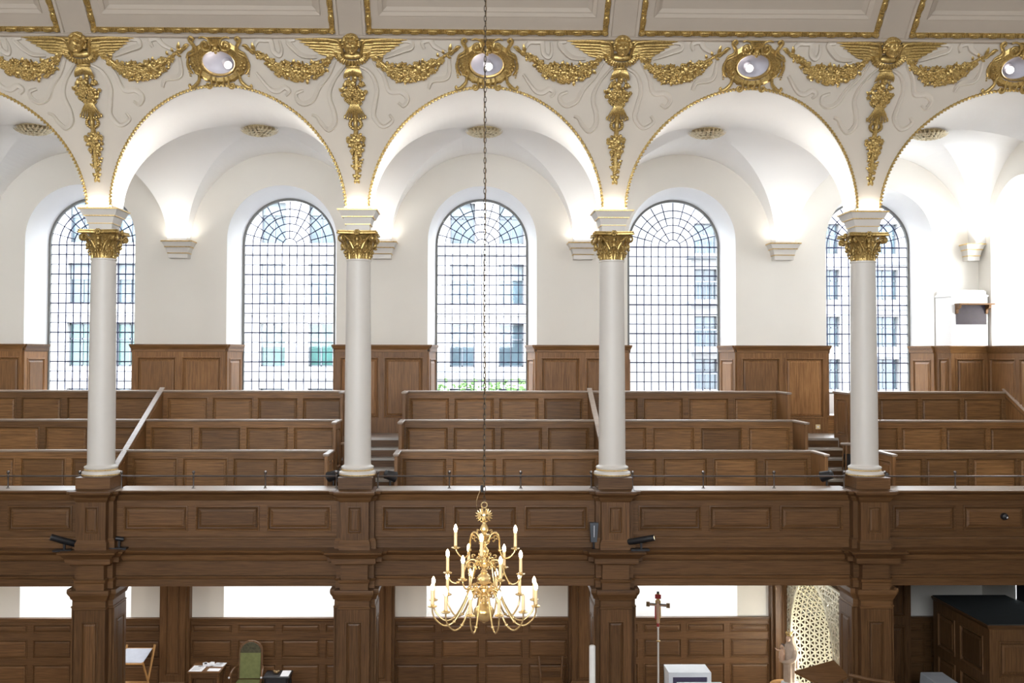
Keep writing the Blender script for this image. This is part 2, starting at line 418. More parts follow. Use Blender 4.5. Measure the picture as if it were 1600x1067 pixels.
# nave ceiling
def cpt(X, sdist, nrm=0.0):
    """arc-length point on the cove above the arcade; sdist from z=Z1"""
    ph0 = math.asin((Z1-8.9)/4.1); ph = ph0+sdist/4.1; lim = rad(60)
    if ph <= lim: y, z = -4.35+(4.1-nrm)*cos(ph), 8.9+(4.1-nrm)*sin(ph)
    else:
        ph2 = lim+(ph-lim)*4.1/11.7
        y, z = -8.15+(11.7-nrm)*cos(ph2), 8.9-7.6*.8660+(11.7-nrm)*sin(ph2)
    return (X, y, z)
STOT = 4.1*(rad(60)-math.asin((Z1-8.9)/4.1))+11.7*rad(30)
ce = MB()
svals = [0,.16,.33]+[.33+ (2.9-.33)*i/14 for i in range(1,15)]+[2.9+(STOT-2.9)*i/12 for i in range(1,13)]
for b in BAYS:
    xv = [b-2,b-1.58,b+1.58,b+2]
    for i in range(3):
        for j in range(len(svals)-1):
            if i == 1 and .33-1e-6 <= svals[j] < 2.9-1e-6: continue
            ce.quad(cpt(xv[i],svals[j]),cpt(xv[i+1],svals[j]),cpt(xv[i+1],svals[j+1]),cpt(xv[i],svals[j+1]))
    ss = [.33+(2.9-.33)*i/14 for i in range(15)]
    for j in range(14): ce.quad(cpt(b-1.46,ss[j] if j else .42,-.09),cpt(b+1.46,ss[j] if j else .42,-.09),cpt(b+1.46,ss[j+1],-.09),cpt(b-1.46,ss[j+1],-.09))
    path = [(b-1.58,x) for x in ss]+[(b+1.58,x) for x in reversed(ss)]
    inner = [(b-1.46,max(x,.42)) for x in ss]+[(b+1.46,max(x,.42)) for x in reversed(ss)]
    mid = [((p[0]+q[0])/2,(p[1]+q[1])/2) for p, q in zip(path, inner)]
    ce.loft([[cpt(x,s_,0) for x,s_ in path],[cpt(x,s_,.02) for x,s_ in path],[cpt(x,s_,-.02) for x,s_ in mid],[cpt(x,s_,-.05) for x,s_ in mid],[cpt(x,s_,-.09) for x,s_ in inner]],cap0=False,cap1=False)
    # rib edge fillets and ledge under the gilt row
    for s in (-1,1):
        xx = b+s*1.80
        ce.loft([[cpt(xx-.03,s_,0),cpt(xx-.02,s_,.03),cpt(xx+.02,s_,.03),cpt(xx+.03,s_,0)] for s_ in svals],cap0=False,cap1=False)
ce.loft([[cpt(x,-.03,0),cpt(x,-.03,.03),cpt(x,0,.055),cpt(x,.03,.055),cpt(x,.035,0)] for x in (-10,XR)])
# far half of the vault, mirrored over the crown
half = [cpt(0, STOT*i/16) for i in range(17)]
ce.loft([[(-XE, -16.3-p[1], p[2]) for p in half]+[(-XE,-16.3+.5,6.0)][:0], [(XR, -16.3-p[1], p[2]) for p in half]], closed=False, cap0=False, cap1=False)
ce.quad((-XE,-14.9,11.56),(XR,-14.9,11.56),(XR,YF,11.56),(-XE,YF,11.56))
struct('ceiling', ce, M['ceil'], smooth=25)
# outer weather roof over the vault pockets
rf = MB(); rf.quad((-XE,-1.0,11.9),(XR+1,-1.0,11.9),(XR+1,5.7,11.9),(-XE,5.7,11.9)); rf.quad((-XE,5.36,-.1),(XR+1,5.36,-.1),(XR+1,5.36,1.5),(-XE,5.36,1.5))
struct('trim_5', rf, M['wall'], 0)
# outer skin between the windows so daylight enters by the windows only
sk = MB(); YO = 5.42
for b in BAYS:
    sk.join(fan(b, .98, 9.16, b-2, b+2, 11.9, 40, 2, lambda z: YO))
    for s in (-1,1):
        x0, x1 = sorted((b+s*.98, b+s*2)); sk.quad((x0,YO,0),(x1,YO,0),(x1,YO,9.16),(x0,YO,9.16))
    sk.quad((b-.98,YO,3.84),(b+.98,YO,3.84),(b+.98,YO,6.06),(b-.98,YO,6.06)); sk.quad((b-.98,YO,0),(b+.98,YO,0),(b+.98,YO,2.25 if b!=8 else 3.84),(b-.98,YO,2.25 if b!=8 else 3.84))
struct('wall_outer', sk, M['facade'], 0)
# ------------------------------------------------------------------ gilt mouldings
def lump_row(pts_fn, total, mb):
    """bead-and-barrel gilt row; pts_fn(s)->(pos, tangent, normal)"""
    per = .262; nrep = max(1, round(total/per)); per = total/nrep
    for k in range(nrep):
        for (o, L, r, kind) in ((.0,.085,.045,0),(.085,.018,.036,1),(.115,.018,.042,1),(-.085,.018,.036,1)):
            s_ = (k+.5)*per+o
            if s_ > total: continue
            p, t, nn = pts_fn(s_); t = Vector(t).normalized(); nn = Vector(nn).normalized(); w = t.cross(nn)
            rot = Matrix((w, nn, t)).transposed()
            if kind: mb.ell(p, r, r*.8, .013, 8, 4, rot)
            else:
                mb.ell(p, r*.9, r*.75, L, 10, 6, rot)
                for a in (-60,-20,20,60):
                    q = Vector(p)+w*sin(rad(a))*r*.8+nn*cos(rad(a))*r*.68
                    mb.ell(q, .011, .011, L*.75, 6, 4, rot)
gl = MB()
for b in BAYS:
    def row(s_, b=b): return (cpt(b-1.73+s_, .085, .02), (1,0,0), Vector(cpt(0,.085,1))-Vector(cpt(0,.085,0)))
    lump_row(row, 3.46, gl)
    gl.loft([[cpt(x,.05,0),cpt(x,.05,.018),cpt(x,.12,.018),cpt(x,.12,0)] for x in (b-1.76,b+1.76)])
    for s in (-1,1):
        def colr(q, b=b, s=s): return (cpt(b+s*1.73,.14+q,.02), Vector(cpt(0,.15+q))-Vector(cpt(0,.14+q)), Vector(cpt(0,.14+q,1))-Vector(cpt(0,.14+q,0)))
        lump_row(colr, 2.9, gl)
        gl.loft([[cpt(b+s*1.73-.035,q,0),cpt(b+s*1.73-.035,q,.018),cpt(b+s*1.73+.035,q,.018),cpt(b+s*1.73+.035,q,0)] for q in [.05+3*i/14 for i in range(15)]])
        gl.ell(cpt(b+s*1.73,.085,.03),.05,.05,.04)
struct('trim_6', gl, M['gold'])
for bi, b in enumerate(BAYS):
    am = MB(); nn = 104
    ps_ = [(b+(R+.018)*cos(pi*i/64), ZC+(R+.018)*sin(pi*i/64)) for i in range(65)]
    am.tube([(x, yprof(z)-.004, z) for x, z in ps_], .014, 6)
    for k in range(nn):
        t = pi*(k+.5)/nn
        r_ = R+.012; x, z = b+r_*cos(t), ZC+r_*sin(t)
        tv = Vector((-sin(t),0,cos(t))); rv_ = Vector((cos(t),0,sin(t))); yv = Vector((0,-1,0))
        rot = Matrix((tv, yv, rv_)).transposed()
        tilt = Matrix.Rotation(.5, 3, 'Y')
        am.ell((x, yprof(z)-.012, z), .017, .022, .032, 6, 4, rot @ tilt)
        if k % 2 == 0: am.ell((x, yprof(z)-.03, z), .014, .014, .014, 6, 4)
    struct('trim_%d' % (7+bi), am, M['gold'])
# plaster ribbon reliefs
RIB = [[(-.26,11.25),(-.37,11.08),(-.53,10.91),(-.63,10.75),(-.77,10.69),(-.87,10.74),(-.88,10.83),(-.77,10.87)],
 [(-.1,11.22),(-.3,11.0),(-.38,10.79),(-.32,10.57),(-.32,10.42),(-.42,10.33),(-.53,10.42),(-.59,10.51),(-.66,10.54)],
 [(.04,11.21),(.25,11.11),(.34,10.9),(.30,10.68),(.28,10.52),(.41,10.38),(.56,10.46),(.52,10.55)],
 [(.3,11.26),(.44,11.08),(.53,10.87),(.71,10.86),(.8,10.77),(.74,10.67),(.66,10.71)],
 [(.74,11.5),(.87,11.5),(.88,11.43),(.75,11.39),(.6,11.34),(.48,11.3)],
 [(1.07,11.41),(1.04,11.49),(1.15,11.52),(1.23,11.44),(1.39,11.37)],
 [(1.44,11.29),(1.41,11.06),(1.18,11.01),(1.12,10.9)],
 [(-1.36,11.32),(-1.45,11.39),(-1.38,11.5),(-1.28,11.51),(-1.19,11.5),(-1.16,11.37),(-1.08,11.32),(-1.04,11.39),(-1.06,11.5)],
 [(-1.45,11.1),(-1.28,10.9),(-1.16,10.86),(-1.05,10.91),(-.98,10.86),(-1.04,10.8)],
 [(-.53,11.3),(-.74,11.32),(-.9,11.44),(-.93,11.5),(-.83,11.51)]]
for ci, c in enumerate(COLS):
    rb = MB()
    for path in RIB:
        pts = smoothpath([(c+x, 0, z) for x, z in path], 7); m_ = len(pts); rings = []
        for i, p in enumerate(pts):
            t = pts[min(i+1,m_-1)]-pts[max(i-1,0)]; t.normalize(); w = Vector((-t.z,0,t.x))
            wd = .044*(0.35+.55*sin(pi*min(1,max(0,(i+2)/(m_+3)))))
            q = []
            for o, h in ((-1,0),(-.85,.036),(-.45,.026),(.3,.014),(.8,.038),(1,0)):
                a = p+w*wd*o; q.append((a.x, yprof(a.z)-h+.001, a.z))
            rings.append(q)
        rb.loft(rings, closed=False, cap0=False, cap1=False)
    struct('trim_%d' % (12+ci), rb, M['stone'], smooth=60)
# ------------------------------------------------------------------ gilded ornaments
def frame_on(x, z, off=0):
    """position on the arcade surface and its local axes"""
    y = yprof(z); dz = .01; t = Vector((0, yprof(z+dz)-y, dz)).normalized(); nn = Vector((0,-t.z,t.y)) if t.z > 0 else Vector((0,-1,0))
    return Vector((x, y, z))+nn*off, Vector((1,0,0)), t, nn
def leafm(mb, p, ux, uz, un, L, W, ang, curl=.3):
    d = ux*cos(ang)+uz*sin(ang); w = uz*cos(ang)-ux*sin(ang); rings = []
    for i in range(6):
        t = i/5; ww = W*sin(pi*min(.97,t*.9+.1))**.8; c = p+d*L*t+un*(curl*L*sin(pi*t)*.6)
        rings.append([c-w*ww, c+un*ww*.35, c+w*ww, c-un*ww*.2])
    mb.loft(rings)
def flowerm(mb, p, ux, uz, un, r):
    for k in range(6):
        a = 2*pi*k/6; q = p+(ux*cos(a)+uz*sin(a))*r*.6+un*r*.15
        mb.ell(q, r*.42, r*.25, r*.42, 6, 4)
    mb.ell(p+un*r*.35, r*.3, r*.3, r*.3, 6, 4)
def cluster(path, c, rnd, dens, fr, lf, fl, bulge=.8):
    """path: [(x,z,halfwidth)]"""
    for i in range(len(path)-1):
        (x0,z0,w0),(x1,z1,w1) = path[i],path[i+1]
        L = sqrt((x1-x0)**2+(z1-z0)**2); nn = max(2, int(L*(w0+w1)*dens))
        dx, dz = (x1-x0)/L, (z1-z0)/L
        for k in range(nn):
            t = rnd.random(); w = w0+(w1-w0)*t; o = rnd.uniform(-1,1)
            x = x0+(x1-x0)*t-dz*o*w*.85; z = z0+(z1-z0)*t+dx*o*w*.85
            h = .012+w*bulge*sqrt(max(0,1-o*o))*.75
            p, ux, uz, un = frame_on(c+x, z, h)
            q = rnd.random(); s_ = .013+.011*rnd.random()+.045*w
            if q < .40: fr.ell(p, s_*.95, s_*.85, s_*.95, 8, 5)
            elif q < .80: leafm(lf, p, ux, uz, un, s_*3.0, s_*.9, rnd.uniform(0,2*pi))
            else: flowerm(fl, p, ux, uz, un, s_*1.45)
rnd = random.Random(3)
GPATH = [(.26,11.35,.03),(.36,11.28,.05),(.50,11.18,.095),(.62,11.14,.12),(.745,11.115,.138),(.9,11.125,.138),(1.08,11.16,.12),(1.2,11.23,.085),(1.32,11.3,.05),(1.42,11.36,.03)]
def make_garland(sgn):
    fr, lf, fl, ti, base = MB(), MB(), MB(), MB(), MB()
    path = [(sgn*x, z, w) for x, z, w in GPATH]
    cluster(path, 0, rnd, 1000, fr, lf, fl)
    pts = [frame_on(x, z, w*.25)[0] for x, z, w in path]
    base.tube(smoothpath(pts, 3), [w_*.55 for w_ in sum([[path[i][2]+(path[i+1][2]-path[i][2])*k/3 for k in range(3)] for i in range(len(path)-1)], [])+[path[-1][2]]], 8, .6)
    for (x, z, a0) in ((.27,11.36,-.9),(.31,11.33,-.6),(1.40,11.36,.55),(1.47,11.39,.5),(1.44,11.38,1.4)):
        p, ux, uz, un = frame_on(sgn*x, z, .03); leafm(ti, p, ux*sgn, uz, un, .14, .028, a0, .2)
    for (x, z) in ((.72,11.2),(.98,11.22),(.78,11.19),(1.02,11.2)):
        p, ux, uz, un = frame_on(sgn*x, z, .06); ti.tube([p, p+uz*.09+ux*.02*sgn+un*.02], .012, 6)
    base.join(lf).join(ti); fr.join(fl); fr.tube([p+Vector((0,-.02,0)) for p in pts], [max(.018,w*.4) for _,_,w in path], 8); return dict(leaf_rope=base, fruit_and_flowers=fr)
GD = {s: {k: m.mesh(k, M['gold'], 50) for k, m in make_garland(s).items()} for s in (-1, 1)}
for c in COLS:
    for s in (-1, 1):
        t = thing('garland', 'gilded fruit garland %s of the cherub above %s' % ('left' if s < 0 else 'right', PL[c]), 'garland', (c, 0, 0), group='swagged garlands above the arches')
        for k, me in GD[s].items():
            o = bpy.data.objects.new(k, me); C.objects.link(o); o.parent = t
# garlands at the frame's ends: right one reaching the last cartouche is already built; left end of frame
def make_pendant():
    fr, lf, fl, cap, wh, ring, bow = (MB() for _ in range(7))
    for k in range(11):
        a = -pi/2+(k-5)*.07; p, ux, uz, un = frame_on((k-5)*.017, 11.20-.004*abs(k-5), .06)
        leafm(cap, p, ux, uz, un, .13+.008*abs(k-5), .022, a, .3)
    p, ux, uz, un = frame_on(0, 11.19, .03); cap.ell(p, .11, .05, .035)
    cluster([(0,11.06,.05),(0,11.0,.15),(0,10.9,.22),(0,10.8,.20),(0,10.68,.08)], 0, rnd, 950, fr, lf, fl, .55)
    for k in range(9):
        a = -pi/2+(k-4)*.13; p, ux, uz, un = frame_on((k-4)*.012, 10.70, .06)
        q = p+(ux*cos(a)+uz*sin(a))*.22; wh.tube([p, (p+q)/2+un*.02, q], [.012,.015,.008], 6)
        wh.ell(q, .016, .016, .035, 6, 4)
    p, ux, uz, un = frame_on(0, 10.42, .03)
    for k in range(14):
        a = rad(-60+300*k/13); ring.ell(p+ux*cos(a)*.085+uz*sin(a)*.075, .03, .03, .026, 6, 4)
    pts = [frame_on(0, z, .03+.02*sin((10.5-z)*14))[0] for z in (10.48,10.42,10.36,10.30,10.26)]
    ring.tube(smoothpath(pts,3), .032, 8)
    cluster([(0,10.28,.08),(.0,10.22,.16),(0,10.12,.145),(0,10.0,.12),(0,9.95,.06),(0,9.88,.075),(0,9.8,.08),(0,9.72,.06)], 0, rnd, 1000, fr, lf, fl, .6)
    for a in (-2.0,-1.15,2.4,.7):
        p, ux, uz, un = frame_on(0, 9.62, .03); leafm(bow, p, ux, uz, un, .09, .028, a, .2)
    p, ux, uz, un = frame_on(0, 9.63, .04); bow.ell(p, .025, .02, .03)
    pts = [frame_on(0, z, .01)[0] for z in (11.1,10.8,10.5,10.2,9.9,9.65)]
    bow.tube(pts, .03, 6)
    bow.join(lf); fr.join(fl); fr.tube([frame_on(0,z_,.04)[0] for z_ in (11.02,10.85,10.7,10.5,10.3,10.1,9.9,9.75)], .035, 6); return dict(top_leaves=cap, stem_and_leaves=bow, fruit_and_flowers=fr, wheat_sheaf=wh, scroll_ring=ring)
PD = {k: m.mesh(k, M['gold'], 50) for k, m in make_pendant().items()}
for c in COLS:
    t = thing('hanging_festoon', 'long gilded drop of fruit and wheat over %s' % PL[c], 'festoon', (c,0,0), group='hanging gilded festoons between the arches')
    for k, me in PD.items():
        o = bpy.data.objects.new(k, me); C.objects.link(o); o.parent = t
def headmesh(r, seg=64, rg=48):
    mb = MB(); vs = []; fs = []
    G = lambda a, b, a0, b0, sa, sb: math.exp(-((a-a0)/sa)**2-((b-b0)/sb)**2)
    for i in range(rg+1):
        th = pi*i/rg
        for j in range(seg):
            ph = 2*pi*j/seg
            d = Vector((sin(th)*cos(ph), sin(th)*sin(ph), cos(th)))
            az = math.atan2(d.x, -d.y); el = math.asin(max(-1,min(1,d.z)))
            k = 1.0
            k += .10*G(az,el,0,-.12,.15,.18)+.08*G(az,el,0,.05,.10,.2)       # nose
            k -= .20*G(az,el,.38,.12,.18,.13)+.20*G(az,el,-.38,.12,.18,.13)   # sockets
            k += .05*G(az,el,.36,.12,.09,.06)+.05*G(az,el,-.36,.12,.09,.06)   # eyeballs
            k += .12*G(az,el,.5,-.28,.28,.22)+.12*G(az,el,-.5,-.28,.28,.22)   # cheeks
            k += .11*G(az,el,0,-.44,.2,.055)+.10*G(az,el,0,-.56,.16,.05)-.08*G(az,el,0,-.5,.24,.03) # lips
            k += .15*G(az,el,0,-.78,.25,.14)                                   # chin
            k += .05*G(az,el,0,.34,.6,.12)
            p = Vector((d.x*.86, d.y*.95, d.z*1.08))*r*k
            vs.append(p)
    for i in range(rg):
        for j in range(seg):
            q = (j+1)%seg; fs.append((i*seg+j,(i+1)*seg+j,(i+1)*seg+q,i*seg+q))
    mb.add(vs, fs)
    P = lambda x, y, z: (x*r, y*r, z*r)
    mb.tube([P(0,-.90,.20),P(0,-1.02,.0),P(0,-1.20,-.18),P(0,-1.05,-.24)],[.07*r,.09*r,.13*r,.06*r],10)
    for q in (-1,1):
        mb.ell(P(q*.12,-1.06,-.19),.075*r,.07*r,.06*r,8,6)
        mb.ell(P(q*.32,-.80,.12),.13*r,.10*r,.085*r,12,8)
        mb.tube([P(q*.12,-.93,.27),P(q*.32,-.92,.36),P(q*.54,-.76,.28)],[.04*r,.055*r,.03*r],8)
        mb.ell(P(q*.40,-.76,-.27),.19*r,.14*r,.18*r,12,8)
        mb.ell(P(q*.86,-.05,-.02),.06*r,.12*r,.2*r,8,6)
    mb.ell(P(0,-.99,-.46),.20*r,.10*r,.05*r,12,6); mb.ell(P(0,-.95,-.58),.16*r,.10*r,.055*r,12,6); mb.ell(P(0,-.84,-.80),.17*r,.14*r,.13*r,12,8)
    return mb
def make_cherub(turn, tilt, t):
    z0 = 11.425; y0 = yprof(z0)-.13
    mt = Matrix.Translation((0,y0,z0)) @ Matrix.Rotation(turn,4,'Z') @ Matrix.Rotation(tilt,4,'Y') @ Matrix.Rotation(.10,4,'X')
    part('head', headmesh(.128).xf(mt), M['gold'], t, 70)
    hr = MB(); rr_ = random.Random(5)
    for k in range(170):
        az = rr_.uniform(-pi,pi); el = rr_.uniform(-.2,1.5)
        if abs(az) < .95 and el < .60: continue
        if abs(az) < 1.2 and el < .2: continue
        d = Vector((sin(az)*cos(el)*.90,-cos(az)*cos(el)*.96,sin(el)*1.1))*.134
        hr.ell(d, .03, .026, .024, 7, 4)
    part('hair', hr.xf(mt), M['gold'], t, 50)
    for s in (-1,1):
        w = MB()
        rows = ((.78,.255,.0,6,.020),(.50,.235,.012,6,.02),(.32,.22,.024,5,.02))
        for L, zt, off, nf, rr2 in rows:
            for k in range(nf):
                f = k/(nf-1)
                xs_, zs_ = .14+.01*f, 11.53-f*.19
                xe = .16+(L-.12)*(1-.48*f**1.1); ze = 11.53-f*(.17-.0*L)*(1.0)-.0
                p = frame_on(s*xs_, zs_-.02*f, .02+off)[0]; q = frame_on(s*xe, ze, .02+off)[0]
                w.tube([p, p.lerp(q,.5), p.lerp(q,.85), q], [.022,.026,.023,.006], 6, .5)
        w.tube(smoothpath([frame_on(s*x, z, o)[0] for x, z, o in ((.13,11.31,.05),(.145,11.42,.06),(.19,11.515,.06),(.30,11.535,.05),(.55,11.54,.03),(.77,11.535,.02))],4), [.022]*16+[.018]*5, 8)
        pl = [(.13,11.5),(.76,11.53),(.55,11.38),(.3,11.32),(.14,11.3)]
        w.add([tuple(frame_on(s*x,z,.012)[0]) for x,z in pl]+[tuple(frame_on(s*x,z,-.01)[0]) for x,z in pl],[(0,1,2,3,4),(9,8,7,6,5)]+[(i,(i+1)%5,(i+1)%5+5,i+5) for i in range(5)])
        part('wing', w, M['gold'], t, 50)
    rf_ = MB()
    for ring_, (rx, rz, n_, L, off) in enumerate(((.17,.075,15,.09,.07),(.22,.10,17,.075,.04))):
        for k in range(n_):
            a = rad(180+180*k/(n_-1)); p = frame_on(cos(a)*rx, 11.36+sin(a)*rz, off)[0]
            p2 = frame_on(cos(a)*(rx+L*.6), 11.36+sin(a)*(rz+L*.75), off-.005)[0]
            rf_.tube([p, p.lerp(p2,.6)+Vector((0,-.015,0)), p2], [.02,.024,.012], 7)
    p = frame_on(0,11.34,.02)[0]; rf_.ell(p,.18,.035,.07)
    part('feather_collar', rf_, M['gold'], t, 50)
CH = {-6:(-.0+.45,.35,'head turned and tilted to its left'),-2:(0.02,0,'face looking straight out'),2:(-.12,-.05,'face looking slightly left'),6:(.2,-.25,'head leaning to one side')}
for c in COLS:
    t = thing('cherub', 'gilded winged cherub, %s, above %s' % (CH[c][2], PL[c]), 'cherub', (c,0,0), group='winged cherub heads above the columns')
    make_cherub(CH[c][0], CH[c][1], t)
# cartouches with lamp niches
def make_cartouche(t):
    z0 = 11.23; K = .00093*.98
    def P(u, v, h): return frame_on(u*K, z0-v*K, h)[0]
    ring = MB(); n_ = 48
    for k, (e, h) in enumerate(((1,.0),)):
        rings = []
        for i in range(n_):
            a = 2*pi*i/n_; q = []
            for sc, hh in ((1.0,-.03),(1.0,.03),(1.07,.05),(1.16,.03),(1.22,.0)):
                q.append(tuple(P(cos(a)*262*sc, sin(a)*165*sc, hh)))
            rings.append(q)
        rings.append(rings[0]); ring.loft(rings, closed=False, cap0=False, cap1=False)
    part('oval_frame', ring, M['gold'], t, 50)
    pl = MB(); out = []
    for i in range(72):
        a = 2*pi*i/72; rx = 455+18*cos(6*a); rz = 300+12*cos(8*a)
        if sin(a) < -.3: rx *= 1.0
        out.append(a)
    rings = []
    for i in range(73):
        a = 2*pi*(i%72)/72
        rings.append([tuple(P(cos(a)*300, sin(a)*190, .0)), tuple(P(cos(a)*300, sin(a)*190, .03)), tuple(P(cos(a)*400, sin(a)*255, .045)), tuple(P(cos(a)*(462+10*cos(24*a)), sin(a)*(300+8*cos(24*a)), .012)), tuple(P(cos(a)*462, sin(a)*300, -.01))])
    pl.loft(rings, closed=False, cap0=False, cap1=False)
    part('back_plate', pl, M['gold'], t, 40)
    for s in (-1,1):
        sc = MB()
        def T(pts, r, h=.05): sc.tube(smoothpath([P(s*u, v, h) for u, v in pts], 5), [r*(1-.45*abs(2*i/(len(pts)*5-5)-1)) for i in range((len(pts)-1)*5+1)], 8)
        T([(365,-300),(335,-335),(375,-360),(405,-320),(360,-260),(330,-200),(350,-150),(410,-120),(470,-95)], .028)
        T([(385,-290),(350,-240),(380,-180),(450,-150),(490,-80)], .02, .07)
        T([(175,-255),(150,-235),(130,-265),(160,-300),(210,-280),(220,-230),(180,-185),(110,-190),(75,-240),(95,-320),(180,-360),(250,-345)], .022, .055)
        T([(470,-80),(495,0),(480,80),(430,150)], .026, .03)
        T([(330,130),(345,90),(310,70),(290,110),(330,150),(390,120)], .018, .05)
        T([(300,120),(330,180),(340,240),(380,290),(430,330),(480,345),(510,320),(490,300)], .03, .045)
        T([(130,170),(150,220),(140,270),(150,330),(190,350),(225,325),(210,285),(175,295)], .024, .045)
        T([(60,180),(70,240),(50,300),(75,330)], .018, .04)
        for k in range(9): sc.ell(P(s*(500-abs(k-4)*6), -60+k*30, .03), .016, .014, .012, 6, 4)
        for (u, v) in ((400,-20),(440,10),(380,20),(420,60)): sc.ell(P(s*u, v, .06), .02,.02,.018, 6, 4)
        T([(430,-240),(460,-250),(500,-235),(560,-160),(600,-130)], .022, .035)
        part('scrollwork', sc, M['gold'], t, 50)
    mk = MB(); mk.ell(P(0,-215,.07), .045,.05,.055); mk.ell(P(0,-205,.12), .014,.02,.02); mk.ell(P(0,-180,.10),.02,.02,.012); mk.ell(P(0,-160,.085),.024,.03,.02)
    for s in (-1,1):
        mk.ell(P(s*24,-228,.105),.012,.01,.008); mk.ell(P(s*45,-190,.07),.025,.03,.03)
    for k in range(7): mk.tube([P((k-3)*22,-265,.06),P((k-3)*32,-340,.06)],[.018,.012],6)
    mk.ell(P(0,-262,.06),.07,.04,.018); mk.tube([P(-130,-355,.04),P(130,-355,.04)],.018,6)
    part('mask', mk, M['gold'], t, 50)
t0 = None
for b in (-4,0,4,8):
    lab = 'gilded scrolled cartouche around an oval lamp opening, %s' % {-4:'leftmost of four',0:'crossed by the chandelier chain',4:'third from the left',8:'partly cut off at right'}[b]
    if t0 is None:
        t0 = thing('cartouche', lab, 'cartouche', (b,0,0), group='cartouches over the arch crowns'); make_cartouche(t0)
    else: dup(t0, (b,0,0), 0, lab)
nb = MB()
for b in BAYS:
    rings = []
    for k in range(9):
        f = k/8; sc = cos(f*pi/2)**.5 if f < 1 else .02
        rings.append([(b+cos(2*pi*i/32)*.31*sc, yprof(11.23+sin(2*pi*i/32)*.2*sc)-.02+.42*f if k == 0 else yprof(11.23)+.42*f, 11.23+sin(2*pi*i/32)*.2*sc) for i in range(32)])
    nb.loft(rings, cap0=False)
struct('trim_16', nb, M['niche'], smooth=60)
s0 = None
for b in (-4,0,4,8):
    ax = {-4:.12,0:.03,4:-.03,8:-.06}[b]
    t = thing('spotlight', 'lit white spotlight tucked inside the oval opening of the %s cartouche' % {-4:'leftmost',0:'second from left',4:'third from left',8:'rightmost'}[b], 'spotlight', (b+ax, yprof(11.23)+.10, 11.22), {-4:.35,0:.1,4:-.1,8:-.3}[b], group='spotlights in the cartouches')
    h = MB(); h.lathe([(.055,0),(.065,.0),(.07,-.02),(.07,-.2),(.05,-.22)],20,axis='y')
    l_ = MB(); l_.lathe([(.0,.004),(.052,.004),(.052,-.01)],20,axis='y')
    mt = Matrix.Rotation(.45,4,'X')
    part('housing', h.xf(mt), M['niche'], t); part('lamp_face', l_.xf(mt), M['spotlamp'], t)
# vault rosettes
def make_rosette(t):
    rs = MB()
    for ring_, (r, n_, L, z) in enumerate(((.35,26,.12,-.02),(.26,20,.12,-.045),(.13,12,.11,-.07))):
        for k in range(n_):
            a = 2*pi*k/n_+ring_*.2; ux = Vector((1,0,0)); uy = Vector((0,1,0))
            leafm(rs, Vector((r*.55*cos(a), r*.55*sin(a), z)), ux, uy, Vector((0,0,-1)), L*1.25, .036, a, .55)
    part('leaves', rs, M['rosette'], t, 50)
    d = MB(); d.lathe([(.0,-.02),(.25,-.02),(.28,.0),(.26,.02)],28); part('disc', d, M['rosette'], t)
    e = MB(); e.ell((0,0,-.09),.05,.05,.035); part('boss', e, M['rosette'], t)
r0 = None
for b in BAYS:
    lab = 'gilded leafy ceiling rosette at the centre of the %s vault' % BN[b]
    if r0 is None: r0 = thing('ceiling_rosette', lab, 'rosette', (b,2.1,ZC+R-.02), group='ceiling rosettes'); make_rosette(r0)
    else: dup(r0, (b,2.1,ZC+R-.02), 0, lab)
# wall corbels
def make_corbel(t):
    for nm, mt, lst in (('block', 'colwhite', [(0,-.33),(.0,-.24),(.012,-.235),(.035,-.15),(.045,-.13),(.06,-.11),(.10,-.035),(.115,-.03),(.115,.0)]),):
        m = MB(); m.rects(-.19,.19,-.16,.07,[(o,z) for o,z in lst]); part(nm, m, M[mt], t, 20)
    for o, z0, z1 in ((.118,-.022,0.003),(.062,-.125,-.107),(.015,-.245,-.228)):
        m = MB(); m.rects(-.19,.19,-.16,.07,[(o,z0),(o+.006,(z0+z1)/2),(o,z1)]); part('gilt_fillet', m, M['goldlite'], t, 20)
c0 = None
for c in (-6,-2,2,6,9.8):
    y = 4.33
    lab = 'white moulded wall corbel with gilt lines ' + {-6:'between the two leftmost windows',-2:'half hidden behind the second column capital',2:'beside the capital of the third column',6:'between the two right windows',9.8:'in the far right corner'}[c]
    if c0 is None: c0 = thing('wall_corbel', lab, 'corbel', (c,y,9.11), group='wall corbels'); make_corbel(c0)
    else:
        q = dup(c0, (c,y,9.11), 0, lab)
        if c > 9: q.scale = (.62,1,1)
# ------------------------------------------------------------------ columns
def acanthus(mb, ang, r0, z0, H, W, out):
    ca, sa = cos(ang), sin(ang); rings = []
    rad_ = Vector((ca,sa,0)); tan_ = Vector((-sa,ca,0))
    for i in range(9):
        t = i/8; z = z0+H*min(1,t*1.12) - (.10*H if t > .93 else 0)
        r = r0+out*(t**3)+.006
        w = W*(.75+.35*sin(pi*t))*(1 if t < .8 else (1-t)/.2*.75+.25)
        c = rad_*r+Vector((0,0,z))
        q = []
        for o, d in ((-1,-.012),(-.55,.006),(-.15,.002),(0,.014),(.15,.002),(.55,.006),(1,-.012)):
            q.append(c+tan_*w*o*(1+.10*(i%2))+rad_*d)
        q += [c+tan_*w*.8-rad_*.02, c-tan_*w*.8-rad_*.02]
        rings.append(q)
    mb.loft(rings)
    tip = rad_*(r0+out+.012)+Vector((0,0,z0+H*.93))
    mb.ell(tip, .028, .028, .018, 8, 5)
    for o in (-1,1):
        mb.ell(rad_*(r0+out*.45+.01)+tan_*W*.85*o+Vector((0,0,z0+H*.62)), .016, .016, .026, 7, 5)
        mb.ell(rad_*(r0+out*.2+.01)+tan_*W*.95*o+Vector((0,0,z0+H*.35)), .014, .014, .024, 7, 5)
